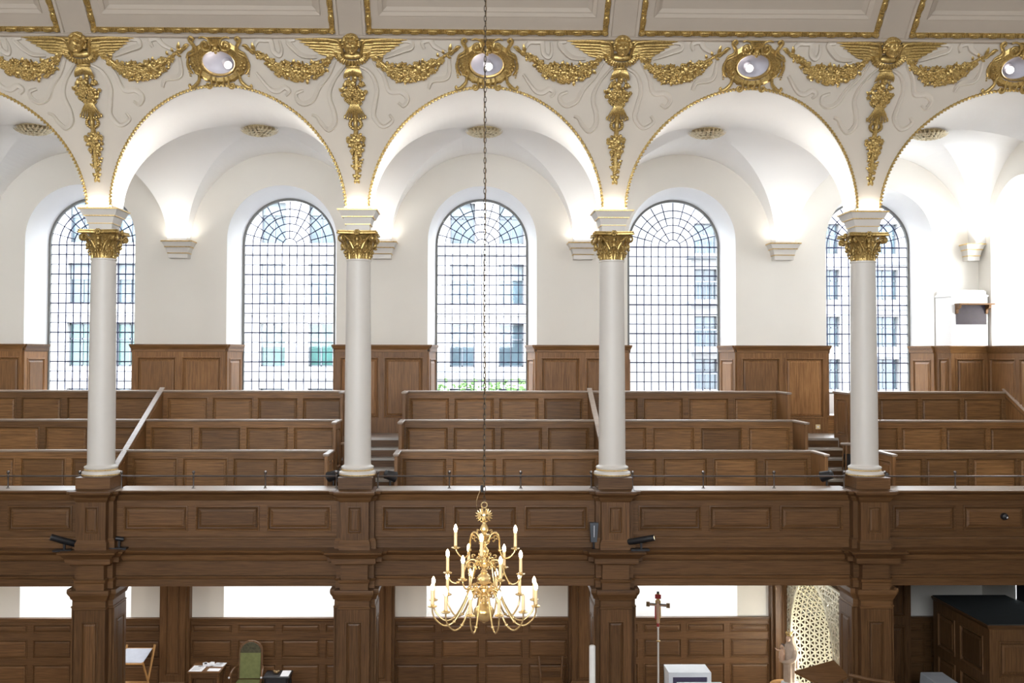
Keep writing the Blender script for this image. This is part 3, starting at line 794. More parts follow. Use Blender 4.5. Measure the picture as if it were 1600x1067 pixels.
def make_column(t):
    m = MB(); m.rects(-.262,.262,-.36,.2,[(0,0),(0,.17),(.006,.175)],1); m2 = part('plinth', m, M['doak'], t, 20, label='dark oak plinth')
    m = MB(); m.lathe([(.27,.175),(.285,.19),(.29,.21),(.285,.235),(.262,.245),(.25,.25),(.238,.27),(.238,.285),(.252,.292),(.256,.305),(.25,.32),(.225,.33),(.212,.345)],40); part('base', m, M['colwhite'], t)
    for r, z, w in ((.287,.196,.016),(.249,.268,.012)):
        m = MB(); m.lathe([(r-.02,z-w),(r+.002,z-w*.7),(r+.006,z),(r+.002,z+w*.7),(r-.02,z+w)],40); part('gilt_ring', m, M['goldlite'], t)
    H = 3.56
    m = MB(); m.lathe([(.214,.335),(.209,.36)]+[(.209-.021*((k/12)**1.6), .36+(H-.36-.03)*k/12) for k in range(13)]+[(.2,H-.025),(.2,H)],40); part('shaft', m, M['colwhite'], t)
    z = H
    m = MB(); m.lathe([(.175,0),(.172,.05),(.172,.2),(.19,.3),(.235,.375)],32,(0,0,z)); part('bell', m, M['gold'], t)
    for tier, (z0, h, w, o, off) in enumerate(((z,.175,.064,.075,0),(z+.02,.285,.064,.10,pi/8))):
        for k in range(8):
            m = MB(); acanthus(m, k*pi/4+off, .178, z0, h, w, o); part('leaf', m, M['gold'], t, 50)
    for k in range(4):
        a = pi/4+k*pi/2
        for s in (-1,1):
            m = MB(); d = Vector((cos(a),sin(a),0)); tn = Vector((-sin(a),cos(a),0))*s
            pts = [d*.19+tn*.10+Vector((0,0,z+.16)), d*.23+tn*.07+Vector((0,0,z+.26)), d*.30+tn*.045+Vector((0,0,z+.34))]
            for q in range(9):
                th = pi/2-q*.75; rr_ = .05*(1-q/11)
                pts.append(d*(.335+rr_*cos(th))+tn*.035+Vector((0,0,z+.31+rr_*sin(th))))
            m.tube(smoothpath(pts,3), .017, 6); part('volute', m, M['gold'], t, 50)
    for k in range(4):
        a = k*pi/2; d = Vector((cos(a),sin(a),0)); tn = Vector((-sin(a),cos(a),0)); m = MB()
        for s in (-1,1):
            m.tube(smoothpath([d*.19+tn*.05*s+Vector((0,0,z+.18)), d*.225+tn*.055*s+Vector((0,0,z+.3)), d*.25+tn*.03*s+Vector((0,0,z+.35)), d*.25+tn*.005*s+Vector((0,0,z+.32))],4), .014, 6)
        flowerm(m, d*.275+Vector((0,0,z+.405)), tn, Vector((0,0,1)), d, .05)
        m.ell(d*.26+Vector((0,0,z+.30)), .03,.03,.045)
        m.ell(d*.255+Vector((0,0,z+.22)), .035,.03,.045)
        part('flower', m, M['gold'], t, 50)
    m = MB(); pl = []
    for k in range(4):
        a = pi/4+k*pi/2
        for da in (-.05,.05): pl.append((cos(a+da)*.43, sin(a+da)*.43))
        for f in (.25,.5,.75):
            a2 = a+f*pi/2; rr_ = .43-(.43-.27)*sin(pi*f)**.8
            pl.append((cos(a2)*rr_, sin(a2)*rr_))
    m.loft([[(x*s_, y*s_, z+zz) for x, y in pl] for s_, zz in ((.93,.375),(1,.385),(1,.405),(.95,.41),(.97,.42),(.97,.434))]); part('abacus', m, M['gold'], t, 30)
    zz = z+.434
    m = MB(); m.rects(-.19,.19,-.19,.19,[(-.01,0),(-.01,.10),(.004,.105),(.03,.205),(.045,.215),(.062,.23),(.10,.31),(.112,.315),(.112,.335)],1); part('impost_block', m, M['colwhite'], t, 20)
    for o, a_, b_ in ((.114,.313,.338),(.052,.212,.232),(.006,.098,.112)):
        m = MB(); m.rects(-.19,.19,-.19,.19,[(o-.01,zz-z-.434+a_),(o+.006,a_+.003),(o+.006,b_-.003),(o-.01,b_)],1)
        part('gilt_fillet', m, M['goldlite'], t, 20).location = (0,0,zz)
    for o in t.children:
        if o.name.startswith('impost_block'): o.location = (0,0,zz)
c0 = thing('column', 'slim white column with gilt Corinthian capital, '+PL[-6], 'column', (-6,0,4.82), group='gallery columns'); make_column(c0)
bpy.context.view_layer.update()
for c in COLS[1:]: dup(c0, (c,0,4.82), 0, 'slim white column with gilt Corinthian capital, '+PL[c])
c0['label'] = 'slim white column with gilt Corinthian capital, '+PL[-6]
# ------------------------------------------------------------------ windows
YG = 5.30
def make_window(k, b):
    w = sroot('window_%d' % k)
    fr = MB()
    o = outline(b, .965, 9.16, 6.08); a = outline(b, .92, 9.16, 6.12)
    fr.loft([[(x,YG-.05,z) for x,z in o],[(x,YG-.05,z) for x,z in a],[(x,YG+.03,z) for x,z in a]], closed=False, cap0=False, cap1=False)
    fr.box(b-.96,b+.96,YG-.05,YG+.03,6.08,6.12)
    part('window_frame', fr, M['frame'], w)
    ld = MB(); g = .0085; p = .153
    H_ = .92
    for i in range(-5,6): ld.box(b+i*p-g,b+i*p+g,YG-.012,YG+.012,6.1,9.14)
    z = 9.14; j = 0
    while z > 6.15:
        h = g*1.5 if j % 3 == 0 else g
        ld.box(b-H_,b+H_,YG-.014,YG+.014,z-h,z+h); z -= .2012; j += 1
    for q in range(1,6):
        r = q*p; ns = 10+6*q
        rings = []
        for i in range(ns+1):
            t = pi*i/ns
            rings.append([(b+(r+dr)*cos(t),YG+dy,9.14+(r+dr)*sin(t)) for dr,dy in ((-g,-.012),(g,-.012),(g,.012),(-g,.012))])
        ld.loft(rings)
    for i in range(1,12):
        t = pi*i/12; r0_ = p*1 if i % 2 == 0 else p*3
        if i in (6,): r0_ = p*1
        ux, uz = cos(t), sin(t); nx, nz = -uz*g, ux*g
        ld.loft([[(b+ux*r+nx*s,YG+d,9.14+uz*r+nz*s) for s,d in ((-1,-.012),(1,-.012),(1,.012),(-1,.012))] for r in (r0_,.93)])
    part('lead_lattice', ld, M['lead'], w, 0)
    gm = MB(); gm.add([(x,YG,z) for x,z in outline(b,.93,9.15,6.1)],[tuple(range(len(outline(b,.93,9.15,6.1))))])
    part('glass', gm, M['glass'], w, 0)
    if b != 8:
        l = MB(); zb = 3.0
        l.box(b-.9,b+.9,5.14,5.2,2.3,2.35); l.box(b-.9,b+.9,5.14,5.2,3.8,3.86)
        for i in range(5): l.box(b-.88+.43*i,b-.84+.43*i,5.14,5.2,2.3,3.86)
        part('lower_window_frame', l, M['frame'], w, 0)
for k, b in enumerate(BAYS): make_window(k+1, b)
wn = sroot('window_6')
l = MB()
for i in range(-5,6): l.box(XR+.80,XR+.82,wc+i*.153-.008,wc+i*.153+.008,7.08,9.15+sqrt(max(0,.93**2-(i*.153)**2)))
for j in range(10): l.box(XR+.80,XR+.82,wc-.93,wc+.93,7.1+j*.2,7.115+j*.2)
part('lead_lattice', l, M['lead'], wn, 0)
l = MB(); l.loft([[(XR+.76,y,z) for z,y in [(a[1],a[0]) for a in outline(wc,.97,9.16,7.08)]],[(XR+.76,y,z) for z,y in [(a[1],a[0]) for a in outline(wc,.92,9.16,7.12)]],[(XR+.83,a[0],a[1]) for a in outline(wc,.92,9.16,7.12)]],closed=False,cap0=False,cap1=False)
part('window_frame', l, M['frame'], wn, 0)
# ------------------------------------------------------------------ oak wainscot on the gallery wall
tn = [17]
def wains(root, O, U, Nn, W, pu, z0=5.33, z1=7.0, pz=(.30,1.50), mat='oakv', capmat='oak'):
    fr, ps = board(O, U, (0,0,1), Nn, W, z1-z0, pu, [pz], .06, 1.3)
    part('frame', fr, M[mat], root, 20)
    for p in ps: part('panel', p, M[mat], root, 20)
def capbox(root, x0, x1, y0, y1, z):
    m = MB(); m.rects(x0,x1,y0,y1,[(0,z-.15),(.008,z-.145),(.008,z-.10),(.02,z-.085),(.05,z-.03),(.06,z-.025),(.06,z)]); part('cap_moulding', m, M['oak'], root, 20)
for i, c in enumerate((-10,-6,-2,2,6)):
    x0, x1 = (c-.91, c+.91)
    if i == 0: x0 = -9.99
    w = sroot('trim_%d' % tn[0]); tn[0] += 1
    W = x1-x0
    pu = [(.08,.86),(.96,1.74)] if i else [(.08,.86)]
    wains(w, (x0,4.33,5.33), (1,0,0), (0,-1,0), W, pu)
    capbox(w, x0, x1, 4.33, 4.4, 7.08)
for b in BAYS:
    for s in (-1,1):     # splayed jamb panelling
        w = sroot('trim_%d' % tn[0]); tn[0] += 1
        A = Vector((b+s*1.085,4.36,5.68)); B = Vector((b+s*.975,5.24,5.68)); D = (B-A); L = D.length; D.normalize(); nrm = Vector((-s*D.y, s*D.x, 0)); nrm = nrm if nrm.x*(-s) > 0 else -nrm
        wains(w, A+nrm*.03, tuple(D), tuple(nrm), L, [(.12,L-.12)], 5.68, 6.95, (.12,1.12), 'pale_oak')  if False else wains(w, A+nrm*.03, tuple(D), tuple(nrm), L, [(.12,L-.12)], 5.68, 6.95, (.12,1.12))
        m = MB(); a, b_ = A+nrm*.0, B+nrm*.0
        prof = [(.035,6.93),(.05,6.95),(.05,6.99),(.085,7.05),(.085,7.08),(-.01,7.08)]
        m.loft([[ (a.x+nrm.x*o,a.y+nrm.y*o,z) for o,z in prof],[(b_.x+nrm.x*o,b_.y+nrm.y*o,z) for o,z in prof]]); part('cap_moulding', m, M['oak'], w, 20)
# right wall wainscot
w = sroot('trim_%d' % tn[0]); tn[0] += 1
wains(w, (XR-.06,4.3,5.33), (0,-1,0), (-1,0,0), 4.2, [(.45,1.4),(1.55,2.5),(2.65,3.6)])
m = MB(); m.loft([[(XR-.06-o,y,z) for o,z in [(0,6.93),(.008,6.935),(.05,7.05),(.06,7.055),(.06,7.08),(-.07,7.08)]] for y in (.1,4.3)]); part('cap_moulding', m, M['oak'], w, 20)
# corner pier with boxed white grille on top
w = sroot('trim_%d' % tn[0]); tn[0] += 1
wains(w, (9.22,3.95,5.33), (1,0,0), (0,-1,0), .74, [(.09,.66)])
A_ = Vector((9.085,4.38,5.33)); B_ = Vector((9.215,3.94,5.33)); D_ = B_-A_; L_ = D_.length; D_.normalize(); n_v = Vector((D_.y,-D_.x,0)); n_v = n_v if n_v.x < 0 else -n_v
wains(w, A_, tuple(D_), tuple(n_v), L_, [(.10,L_-.08)])
m = MB(); pf = [(0,6.93),(.008,6.935),(.02,6.995),(.05,7.05),(.06,7.055),(.06,7.08)]
m.loft([[(9.085-o*1.1,4.40,z),(9.215-o*.9,3.95-o,z),(9.97,3.95-o,z),(9.97,4.40,z)] for o, z in pf]); part('cap_moulding', m, M['oak'], w, 20)
t = thing('grille_cabinet', 'white boxed cabinet with dark mesh grille and oak shelf in the right corner', 'cabinet', (9.6,3.9,7.08))
m = MB(); m.loft([[(-.36,.06,z),(.36,.06,z),(.36,.48,z),(-.49,.48,z)] for z in (0,.96)]); m.loft([[(-.36+q,.06+q,z),(.36-q,.06+q,z),(.36-q,.48,z),(-.49+q,.48,z)] for q, z in ((.01,.96),(-.015,.97),(-.015,1.0),(.02,1.02),(.02,1.07),(.05,1.10))]); part('box', m, M['white'], t, 20)
m = MB(); m.box(-.27,.32,.045,.06,.42,.80); part('grille', m, M['mesh'], t, 0)
m = MB()
for i in range(26):
    x = -.265+i*.0235; m.box(x-.003,x+.003,.038,.043,.42,.80)
for j in range(16): m.box(-.27,.32,.038,.043,.425+j*.0245,.431+j*.0245)
part('lattice', m, M['chain'], t, 0)
m = MB(); m.box(-.30,.40,-.16,.06,.80,.83); part('shelf', m, M['oak'], t, 20)
for x in (-.29,.30):
    m = MB(); m.prism([(.06,0),(-.13,.0),(-.11,-.06),(-.0,-.09),(.01,-.16),(.06,-.18)], lambda u,v,d,x=x: (x+d,u,.80+v), 0, .045); part('bracket', m, M['oak'], t, 20)
# ------------------------------------------------------------------ gallery floor tiers
ST = [('a', .02, 1.2, 3.96), ('b', 1.2, 2.2, 4.42), ('c', 2.2, 3.0, 4.87), ('d', 3.0, 4.4, 5.33)]
m = MB()
for _, y0, y1, z in ST: m.box(-XE, XR-.002, y0, y1 if y1 < 4.4 else 4.395, 3.86, z)
m.box(-XE, XR, 4.42, 5.15, 3.90, 5.62)
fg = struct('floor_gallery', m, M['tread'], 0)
def stair(x0, x1, lab):
    t = thing('gallery_stair', lab, 'stairs', ((x0+x1)/2, 3.0, 3.96), group='aisle steps between the pews')
    zs = [5.33-.1522*k for k in range(1,9)]
    for k, z in enumerate(zs):
        y0 = 3.0-(k+1)*.3333; m = MB()
        w = (x1-x0)/2-.005 if y0 > 1.3 else (x1-x0)/2-.005
        if y0 < .4: break
        m.box(-w, w, y0-3.0+.02, -(k*.3333)+.02, 0, z-3.96-.035); f = part('riser', m, M['doak'], t, 20)
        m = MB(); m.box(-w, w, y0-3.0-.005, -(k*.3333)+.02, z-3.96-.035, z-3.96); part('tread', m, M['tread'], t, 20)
stair(-2.54, -1.46, 'dark oak steps with treads tinted pale as sheen behind the second column')
stair(5.60, 6.63, 'dark oak steps with treads tinted pale as sheen beside the rightmost column')
m = MB(); m.box(-2.54,-1.46,2.975,2.998,5.17,5.30); m.box(5.6,6.63,2.975,2.998,5.17,5.30); struct('trim_61', m, M['doak'], 0)
for q_, b in enumerate(BAYS):
    m = MB(); m.box(b-1.10,b+1.10,4.34,4.40,5.33,5.66); m.box(b-1.10,b+1.10,4.32,4.36,5.655,5.685); struct('trim_%d' % (62+q_), m, M['oak'], 0)
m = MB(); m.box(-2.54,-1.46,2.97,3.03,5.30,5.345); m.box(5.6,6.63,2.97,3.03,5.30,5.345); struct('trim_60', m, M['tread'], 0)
# ------------------------------------------------------------------ pews
def pewrow(row, x0, x1, lend, rend, lab, lpart=False, rpart=False):
    y = (1.2,2.2,3.2)[row]; zt = (5.28,5.73,6.21)[row]; zb = (3.97,4.43,4.88)[row]; zf = (4.42,4.87,5.33)[row]
    t = thing('pew', lab, 'pew', ((x0+x1)/2, y, zb), group='panelled oak gallery pews')
    W = x1-x0; O = (x0, y, zb); H = zt-.03-zb
    n_ = 4; pw = .765; gp = (W-n_*pw)/(n_+1) if W < 3.7 else .1
    pu = [(gp+(pw+gp)*k, gp+(pw+gp)*k+pw) for k in range(n_)]
    ph = .43
    fr, ps = board(O, (1,0,0), (0,0,1), (0,-1,0), W, H, pu, [(H-.10-.62, H-.10)], .05, 1.1)
    part('back_frame', fr, M['oak'], t, 20, world=True)
    for p in ps: part('panel', p, M['oak'], t, 20, world=True)
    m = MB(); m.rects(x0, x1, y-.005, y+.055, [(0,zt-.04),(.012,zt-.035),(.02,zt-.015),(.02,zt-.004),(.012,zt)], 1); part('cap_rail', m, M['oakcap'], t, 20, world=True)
    m = MB(); m.box(x0+.06, x1-.06, y-.42, y-.005, zb+.42, zb+.455); part('seat', m, M['oak'], t, 20, world=True)
    m = MB(); m.box(x0+.1, x1-.1, y+.055, y+.25, zt-.17, zt-.14); part('book_ledge', m, M['oak'], t, 20, world=True)
    for side, on in ((x0, lend), (x1, rend)):
        if not on: continue
        s = 1 if side == x0 else -1
        xa, xb = sorted((side, side+s*.05)); ya = y-.70
        base = zb; tt = zt
        if row == 2 and False: pass
        fr, ps = board((side, y, base) if s > 0 else (side, ya, base), (0,-1,0) if s > 0 else (0,1,0), (0,0,1), (-s,0,0), .70, H, [(.09,.61)], [(H-.78,H-.10)], .05)
        fr.join(ps[0]); part('end_panel', fr, M['oakv'], t, 20, world=True)
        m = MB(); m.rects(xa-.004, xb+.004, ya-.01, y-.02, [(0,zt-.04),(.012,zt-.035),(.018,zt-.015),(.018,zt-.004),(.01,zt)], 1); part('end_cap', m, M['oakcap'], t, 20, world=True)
SEC = [(-9.55,-6.07,0,0,'left of the leftmost sloping partition'), (-5.98,-2.54,0,1,'between the leftmost partition and the second column'),
       (-1.46,1.975,1,0,'left of the third column'), (2.065,5.59,0,1,'right of the third column'), (6.65,9.89,1,0,'right of the rightmost column')]
RN = ('front-row (lowest)', 'middle-row', 'back-row (highest)')
for r_ in range(3):
    for x0, x1, le, re, w_ in SEC: pewrow(r_, x0, x1, le, re, '%s panelled oak pew %s' % (RN[r_], w_))
def sloped(x, lab, y0=.30, y1=3.27):
    t = thing('sloping_partition', lab, 'partition', (x, y0, 3.97))
    zt = lambda y: 5.28+.465*(y-1.2)
    m = MB(); 
    prof = [(y0,3.97),(y0,zt(y0)-.03),(y1,zt(y1)-.03),(y1,5.34),(3.0,5.34),(2.99,4.9),(2.2,4.88),(2.19,4.43),(1.2,4.43),(1.19,3.97)]
    m.prism(prof, lambda u,v,d: (x+d,u,v), -.022, .022); part('board', m, M['oakv'], t, 20, world=True)
    m = MB(); rings = []
    for y in (y0-.02, y1+.04):
        z = zt(y); rings.append([(x-.035,y,z-.04),(x+.035,y,z-.04),(x+.048,y,z-.015),(x+.045,y,z),(x-.045,y,z),(x-.048,y,z-.015)])
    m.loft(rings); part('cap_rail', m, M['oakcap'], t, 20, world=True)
    m = MB(); rings = []
    for y in (y0+.02, y1-.02):
        z = zt(y)-.12; rings.append([(x-.034,y,z-.02),(x+.034,y,z-.02),(x+.034,y,z),(x-.034,y,z)])
    m.loft(rings); part('rail_moulding', m, M['oak'], t, 20, world=True)
sloped(-6.025, 'sloping partition with cap tinted pale as sheen running down beside the leftmost column')
sloped(2.02, 'sloping partition with pale cap running down behind the third column')
sloped(9.94, 'sloping partition against the end wall at the far right')
# ------------------------------------------------------------------ gallery front
def front_bay(b):
    x0, x1 = b-1.71, b+1.71
    nm = {-8:'far left bay, cut by the frame edge',-4:'bay between the first and second columns',0:'middle bay behind the chandelier',4:'bay between the third and fourth columns',8:'far right bay'}[b]
    t = thing('gallery_parapet', 'oak gallery parapet with raised panels, '+nm, 'parapet', (b,-.12,4.0), group='panelled gallery parapets')
    fr, ps = board((x0,-.12,4.04),(1,0,0),(0,0,1),(0,-1,0), 3.42, .60, [(.10,1.10),(1.21,2.21),(2.32,3.32)], [(.10,.50)], .08, 1.5)
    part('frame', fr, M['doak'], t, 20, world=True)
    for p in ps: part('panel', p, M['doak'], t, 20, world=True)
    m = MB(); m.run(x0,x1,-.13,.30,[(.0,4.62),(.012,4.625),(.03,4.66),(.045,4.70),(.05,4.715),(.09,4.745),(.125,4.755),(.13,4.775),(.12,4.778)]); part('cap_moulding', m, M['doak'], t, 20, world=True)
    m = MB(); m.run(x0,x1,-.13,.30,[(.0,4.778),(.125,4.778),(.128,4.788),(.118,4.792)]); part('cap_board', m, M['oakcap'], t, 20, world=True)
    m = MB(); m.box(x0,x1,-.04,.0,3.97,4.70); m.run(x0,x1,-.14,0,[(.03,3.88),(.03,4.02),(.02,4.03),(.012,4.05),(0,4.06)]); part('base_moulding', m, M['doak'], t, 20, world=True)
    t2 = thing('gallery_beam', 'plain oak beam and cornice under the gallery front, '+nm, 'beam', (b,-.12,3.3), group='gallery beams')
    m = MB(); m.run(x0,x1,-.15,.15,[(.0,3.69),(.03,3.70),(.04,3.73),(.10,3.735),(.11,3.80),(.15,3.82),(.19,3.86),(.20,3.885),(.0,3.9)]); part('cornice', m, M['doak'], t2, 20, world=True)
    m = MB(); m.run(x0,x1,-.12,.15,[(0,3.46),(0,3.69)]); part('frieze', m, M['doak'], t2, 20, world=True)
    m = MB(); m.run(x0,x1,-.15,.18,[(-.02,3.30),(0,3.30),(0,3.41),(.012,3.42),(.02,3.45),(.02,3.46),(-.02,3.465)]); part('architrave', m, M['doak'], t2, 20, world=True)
for b in BAYS: front_bay(b)
def make_post(t):
    # parapet pedestal: local origin on the column axis at z=3.3
    z = lambda a: a-3.3
    m = MB(); m.rects(-.289,.289,-.27,.1,[(0,z(3.9)),(0,z(4.74))]); part('backing_pilaster', m, M['doakv'], t, 20)
    fr, ps = board((-.215,-.40,z(4.05)),(1,0,0),(0,0,1),(0,-1,0),.43,.60,[(.11,.32)],[(.1,.51)],.2,.9)
    part('pedestal_shaft', fr, M['doakv'], t, 20)
    for p in ps: part('panel', p, M['doakv'], t, 20)
    m = MB(); m.rects(-.225,.225,-.41,.1,[(0,z(4.63)),(.01,z(4.64)),(.03,z(4.68)),(.035,z(4.70)),(.07,z(4.74)),(.085,z(4.75)),(.09,z(4.78)),(.085,z(4.80)),(.03,z(4.815))]); m.rects(-.30,.30,-.28,.1,[(0,z(4.63)),(.03,z(4.68)),(.035,z(4.71)),(.09,z(4.75)),(.095,z(4.785))]); part('pedestal_cap', m, M['doak'], t, 20)
    m = MB(); m.rects(-.215,.215,-.40,.1,[(.025,z(3.86)),(.025,z(4.0)),(.018,z(4.01)),(.012,z(4.03)),(.0,z(4.05))]); m.rects(-.30,.30,-.28,.1,[(.02,z(3.87)),(.02,z(4.02)),(0,z(4.06))]); part('pedestal_base', m, M['doak'], t, 20)
    m = MB(); m.rects(-.26,.26,-.46,.15,[(0,z(3.685)),(.02,z(3.69)),(.03,z(3.71)),(.075,z(3.715)),(.075,z(3.79)),(.09,z(3.80)),(.13,z(3.85)),(.17,z(3.875)),(.175,z(3.90)),(0,z(3.905))]); m.rects(-.34,.34,-.3,.15,[(0,z(3.69)),(.075,z(3.72)),(.075,z(3.79)),(.15,z(3.86)),(.16,z(3.89))]); part('cornice', m, M['doak'], t, 20)
    m = MB(); m.rects(-.205,.205,-.42,.15,[(0,z(3.45)),(0,z(3.69))]); m.rects(-.29,.29,-.27,.15,[(0,z(3.45)),(0,z(3.69))]); part('frieze_block', m, M['doak'], t, 20)
    m = MB(); m.rects(-.215,.215,-.43,.18,[(0,z(3.27)),(0,z(3.40)),(.012,z(3.41)),(.022,z(3.44)),(.022,z(3.455)),(0,z(3.46))]); m.rects(-.30,.30,-.28,.18,[(0,z(3.27)),(0,z(3.41)),(.02,z(3.45))]); part('architrave_block', m, M['doak'], t, 20)
def make_pier(t):
    m = MB(); m.rects(-.235,.235,-.42,.38,[(.0,2.80),(.015,2.81),(.015,2.83),(.0,2.84),(0,2.93),(.02,2.94),(.03,2.98),(.06,3.03),(.065,3.06),(.06,3.10)],1); m.rects(-.31,.31,-.30,.28,[(.0,2.80),(.015,2.81),(.015,2.83),(.0,2.84),(0,2.93),(.02,2.94),(.03,2.98),(.06,3.03),(.065,3.06),(.06,3.10)],1); part('capital', m, M['doak'], t, 20)
    m = MB(); m.box(-.305,.305,-.28,.26,.0,2.82); part('core', m, M['doakv'], t, 20)
    for (O,U,Nn,W) in (((-.235,-.42,0),(1,0,0),(0,-1,0),.47),((.235,.40,0),(-1,0,0),(0,1,0),.47),((.325,-.28,0),(0,1,0),(1,0,0),.56),((-.325,.28,0),(0,-1,0),(-1,0,0),.56)):
        fr, ps = board(O,U,(0,0,1),Nn,W,2.8,[(.11,W-.11)],[(.35,2.62)],.15 if W < .5 else .04,.9)
        part('shaft_face', fr, M['doakv'], t, 20)
        for p in ps: part('panel', p, M['doakv'], t, 20)
g0 = thing('parapet_pedestal', 'oak pedestal in the gallery front under '+PL[-6], 'pedestal', (-6,0,3.3), group='gallery front pedestals'); make_post(g0)
p0 = thing('pier', 'panelled oak pier carrying the gallery below '+PL[-6], 'pier', (-6,0,.2), group='panelled oak piers'); make_pier(p0)
for c in COLS[1:]:
    dup(g0, (c,0,3.3), 0, 'oak pedestal in the gallery front under '+PL[c])
    dup(p0, (c,0,.2), 0, 'panelled oak pier carrying the gallery below '+PL[c])
# safety rail
for b in BAYS:
    t = thing('safety_rail', 'thin metal guard rail with ball-topped posts along the parapet cap, %s bay' % BN[b], 'rail', (b,0,4.79), group='guard rails on the parapet')
    m = MB(); m.tube([(-1.70,.0,.19),(1.69,.0,.19)], .013, 8); part('rod', m, M['railmetal'], t)
    for x in (-1.68,-.56,.56,1.67):
        m = MB(); m.lathe([(.03,0),(.03,.008),(.014,.015),(.011,.04),(.011,.165),(.016,.17),(.018,.19),(.016,.21),(.009,.215),(.022,.235),(.026,.250),(.02,.268),(.0,.275)],12,(x,0,0)); part('post', m, M['railmetal'], t)
# ------------------------------------------------------------------ lights and small fittings on the gallery
def can(t, L=.26, r=.05, yaw=0, pitch=0, faceM='warmface'):
    mt = Matrix.Translation((0,0,.16)) @ Matrix.Rotation(yaw,4,'Z') @ Matrix.Rotation(pitch,4,'Y')
    h = MB(); h.lathe([(r*.75,-L/2),(r,-L/2+.02),(r,L/2),(r*.9,L/2),(r*.88,L/2-.015)],18,axis='x'); part('barrel', h.xf(mt), M['black'], t)
    f = MB(); f.lathe([(0,L/2-.012),(r*.88,L/2-.012),(r*.86,L/2-.02)],18,axis='x'); part('lens', f.xf(mt), M[faceM], t)
    y = MB(); y.box(-.015,.015,-.015,.015,0,.16); y.box(-.16,.12,-.06,.06,0,.03); part('bracket', y, M['black'], t)
t = thing('stage_spotlight', 'black tubular spotlight on the cornice pointing left beside the leftmost pedestal', 'spotlight', (-6.40,-.40,3.885)); can(t,.42,.05,pi+.45,-.35)
t = thing('stage_spotlight', 'black tubular spotlight on the cornice pointing right beside the third pedestal', 'spotlight', (2.38,-.47,3.905)); can(t,.42,.048,-.35,-.22)
t = thing('small_lamp', 'small dark lamp tucked right of the leftmost pedestal base on the cornice', 'lamp', (-5.62,-.25,3.89)); can(t,.12,.035,.4,.2,'grey')
t = thing('loudspeaker', 'slim dark grey loudspeaker with white stripe left of the third pedestal', 'speaker', (1.675,-.30,3.885))
m = MB(); m.loft([[(-.045,-.03,.12),(.045,-.03,.12),(.05,.06,.12),(-.05,.06,.12)],[(-.065,-.06,.42),(.065,-.06,.42),(.06,.05,.42),(-.06,.05,.42)]]); part('cabinet', m, M['grey'], t, 20)
m = MB(); m.loft([[(-.004,-.048,.2),(.004,-.048,.2),(.004,-.03,.2),(-.004,-.03,.2)],[(-.004,-.062,.38),(.004,-.062,.38),(.004,-.04,.38),(-.004,-.04,.38)]]); part('stripe', m, M['paper'], t, 0)
m = MB(); m.lathe([(.04,0),(.04,.02),(.015,.03),(.015,.13)],12); part('stand', m, M['black'], t)
t = thing('camera_dome', 'small black round camera mounted on the rightmost parapet panel', 'camera', (8.14,-.12,4.37))
m = MB(); m.lathe([(.05,0),(.055,.01),(.055,.04),(.045,.075),(.0,.09)],18,axis='y'); part('body', m, M['black'], t)
m = MB(); m.ell((.02,-.08,-.01),.016,.01,.016); part('lens', m, M['paper'], t)
# par cans behind column bases
for (x, y, lab, yaw) in ((-2.43,.42,'black lamp with bluish sheen left behind the second column base',2.6),(-1.52,.42,'black lamp with bluish sheen right behind the second column base',.5),(5.55,.45,'black lamp with bluish sheen left behind the rightmost column base',2.4),(6.42,.42,'black lamp half hidden right behind the rightmost column base',.5)):
    t = thing('floodlight', lab, 'lamp', (x, y, 3.96), group='black lamps behind the column bases')
    m = MB(); m.lathe([(.12,0),(.12,.02),(.016,.03),(.016,.92)],14); part('stand', m, M['black'], t)
    mt = Matrix.Translation((0,0,.98)) @ Matrix.Rotation(yaw,4,'Z') @ Matrix.Rotation(.3,4,'Y')
    m = MB(); m.lathe([(.04,-.10),(.07,-.09),(.082,.07),(.09,.09),(.08,.09),(.07,.06)],20,axis='x'); part('housing', m.xf(mt), M['black'], t)
    m = MB(); m.lathe([(0,.07),(.078,.07),(.078,.05)],20,axis='x'); part('lens', m.xf(mt), M['bluecloth'], t)
for (x, lab) in ((6.42,'small round-topped stool with dark gear under it beside the rightmost column'),(-2.36,'small round-topped stool half hidden left of the second column')):
    t = thing('stool', lab, 'stool', (x,1.86,4.872))
    m = MB(); m.lathe([(.0,.44),(.13,.44),(.14,.455),(.14,.465),(.13,.475),(0,.475)],28); part('seat', m, M['oakcap'], t)
    for a in range(4):
        m = MB(); q = rad(45+90*a); m.tube([(.09*cos(q),.09*sin(q),.44),(.11*cos(q),.11*sin(q),0)],.014,8); part('leg', m, M['oakv'], t)
    m = MB(); m.box(-.06,.06,-.06,.06,.0,.18); m.box(-.07,.07,-.07,.07,.18,.28); part('equipment', m, M['black'], t, 20)
t = thing('floor_socket', 'small cream socket plate on the oak skirting behind the right aisle steps', 'socket', (6.68,4.262,5.42)); m = MB(); m.rects(-.045,.045,-.006,.005,[(0,-.0),(0,.09)]); part('plate', m, M['cream'], t, 20); m = MB(); m.box(-.02,.02,-.01,-.005,.03,.06); part('switch', m, M['paper'], t, 0)
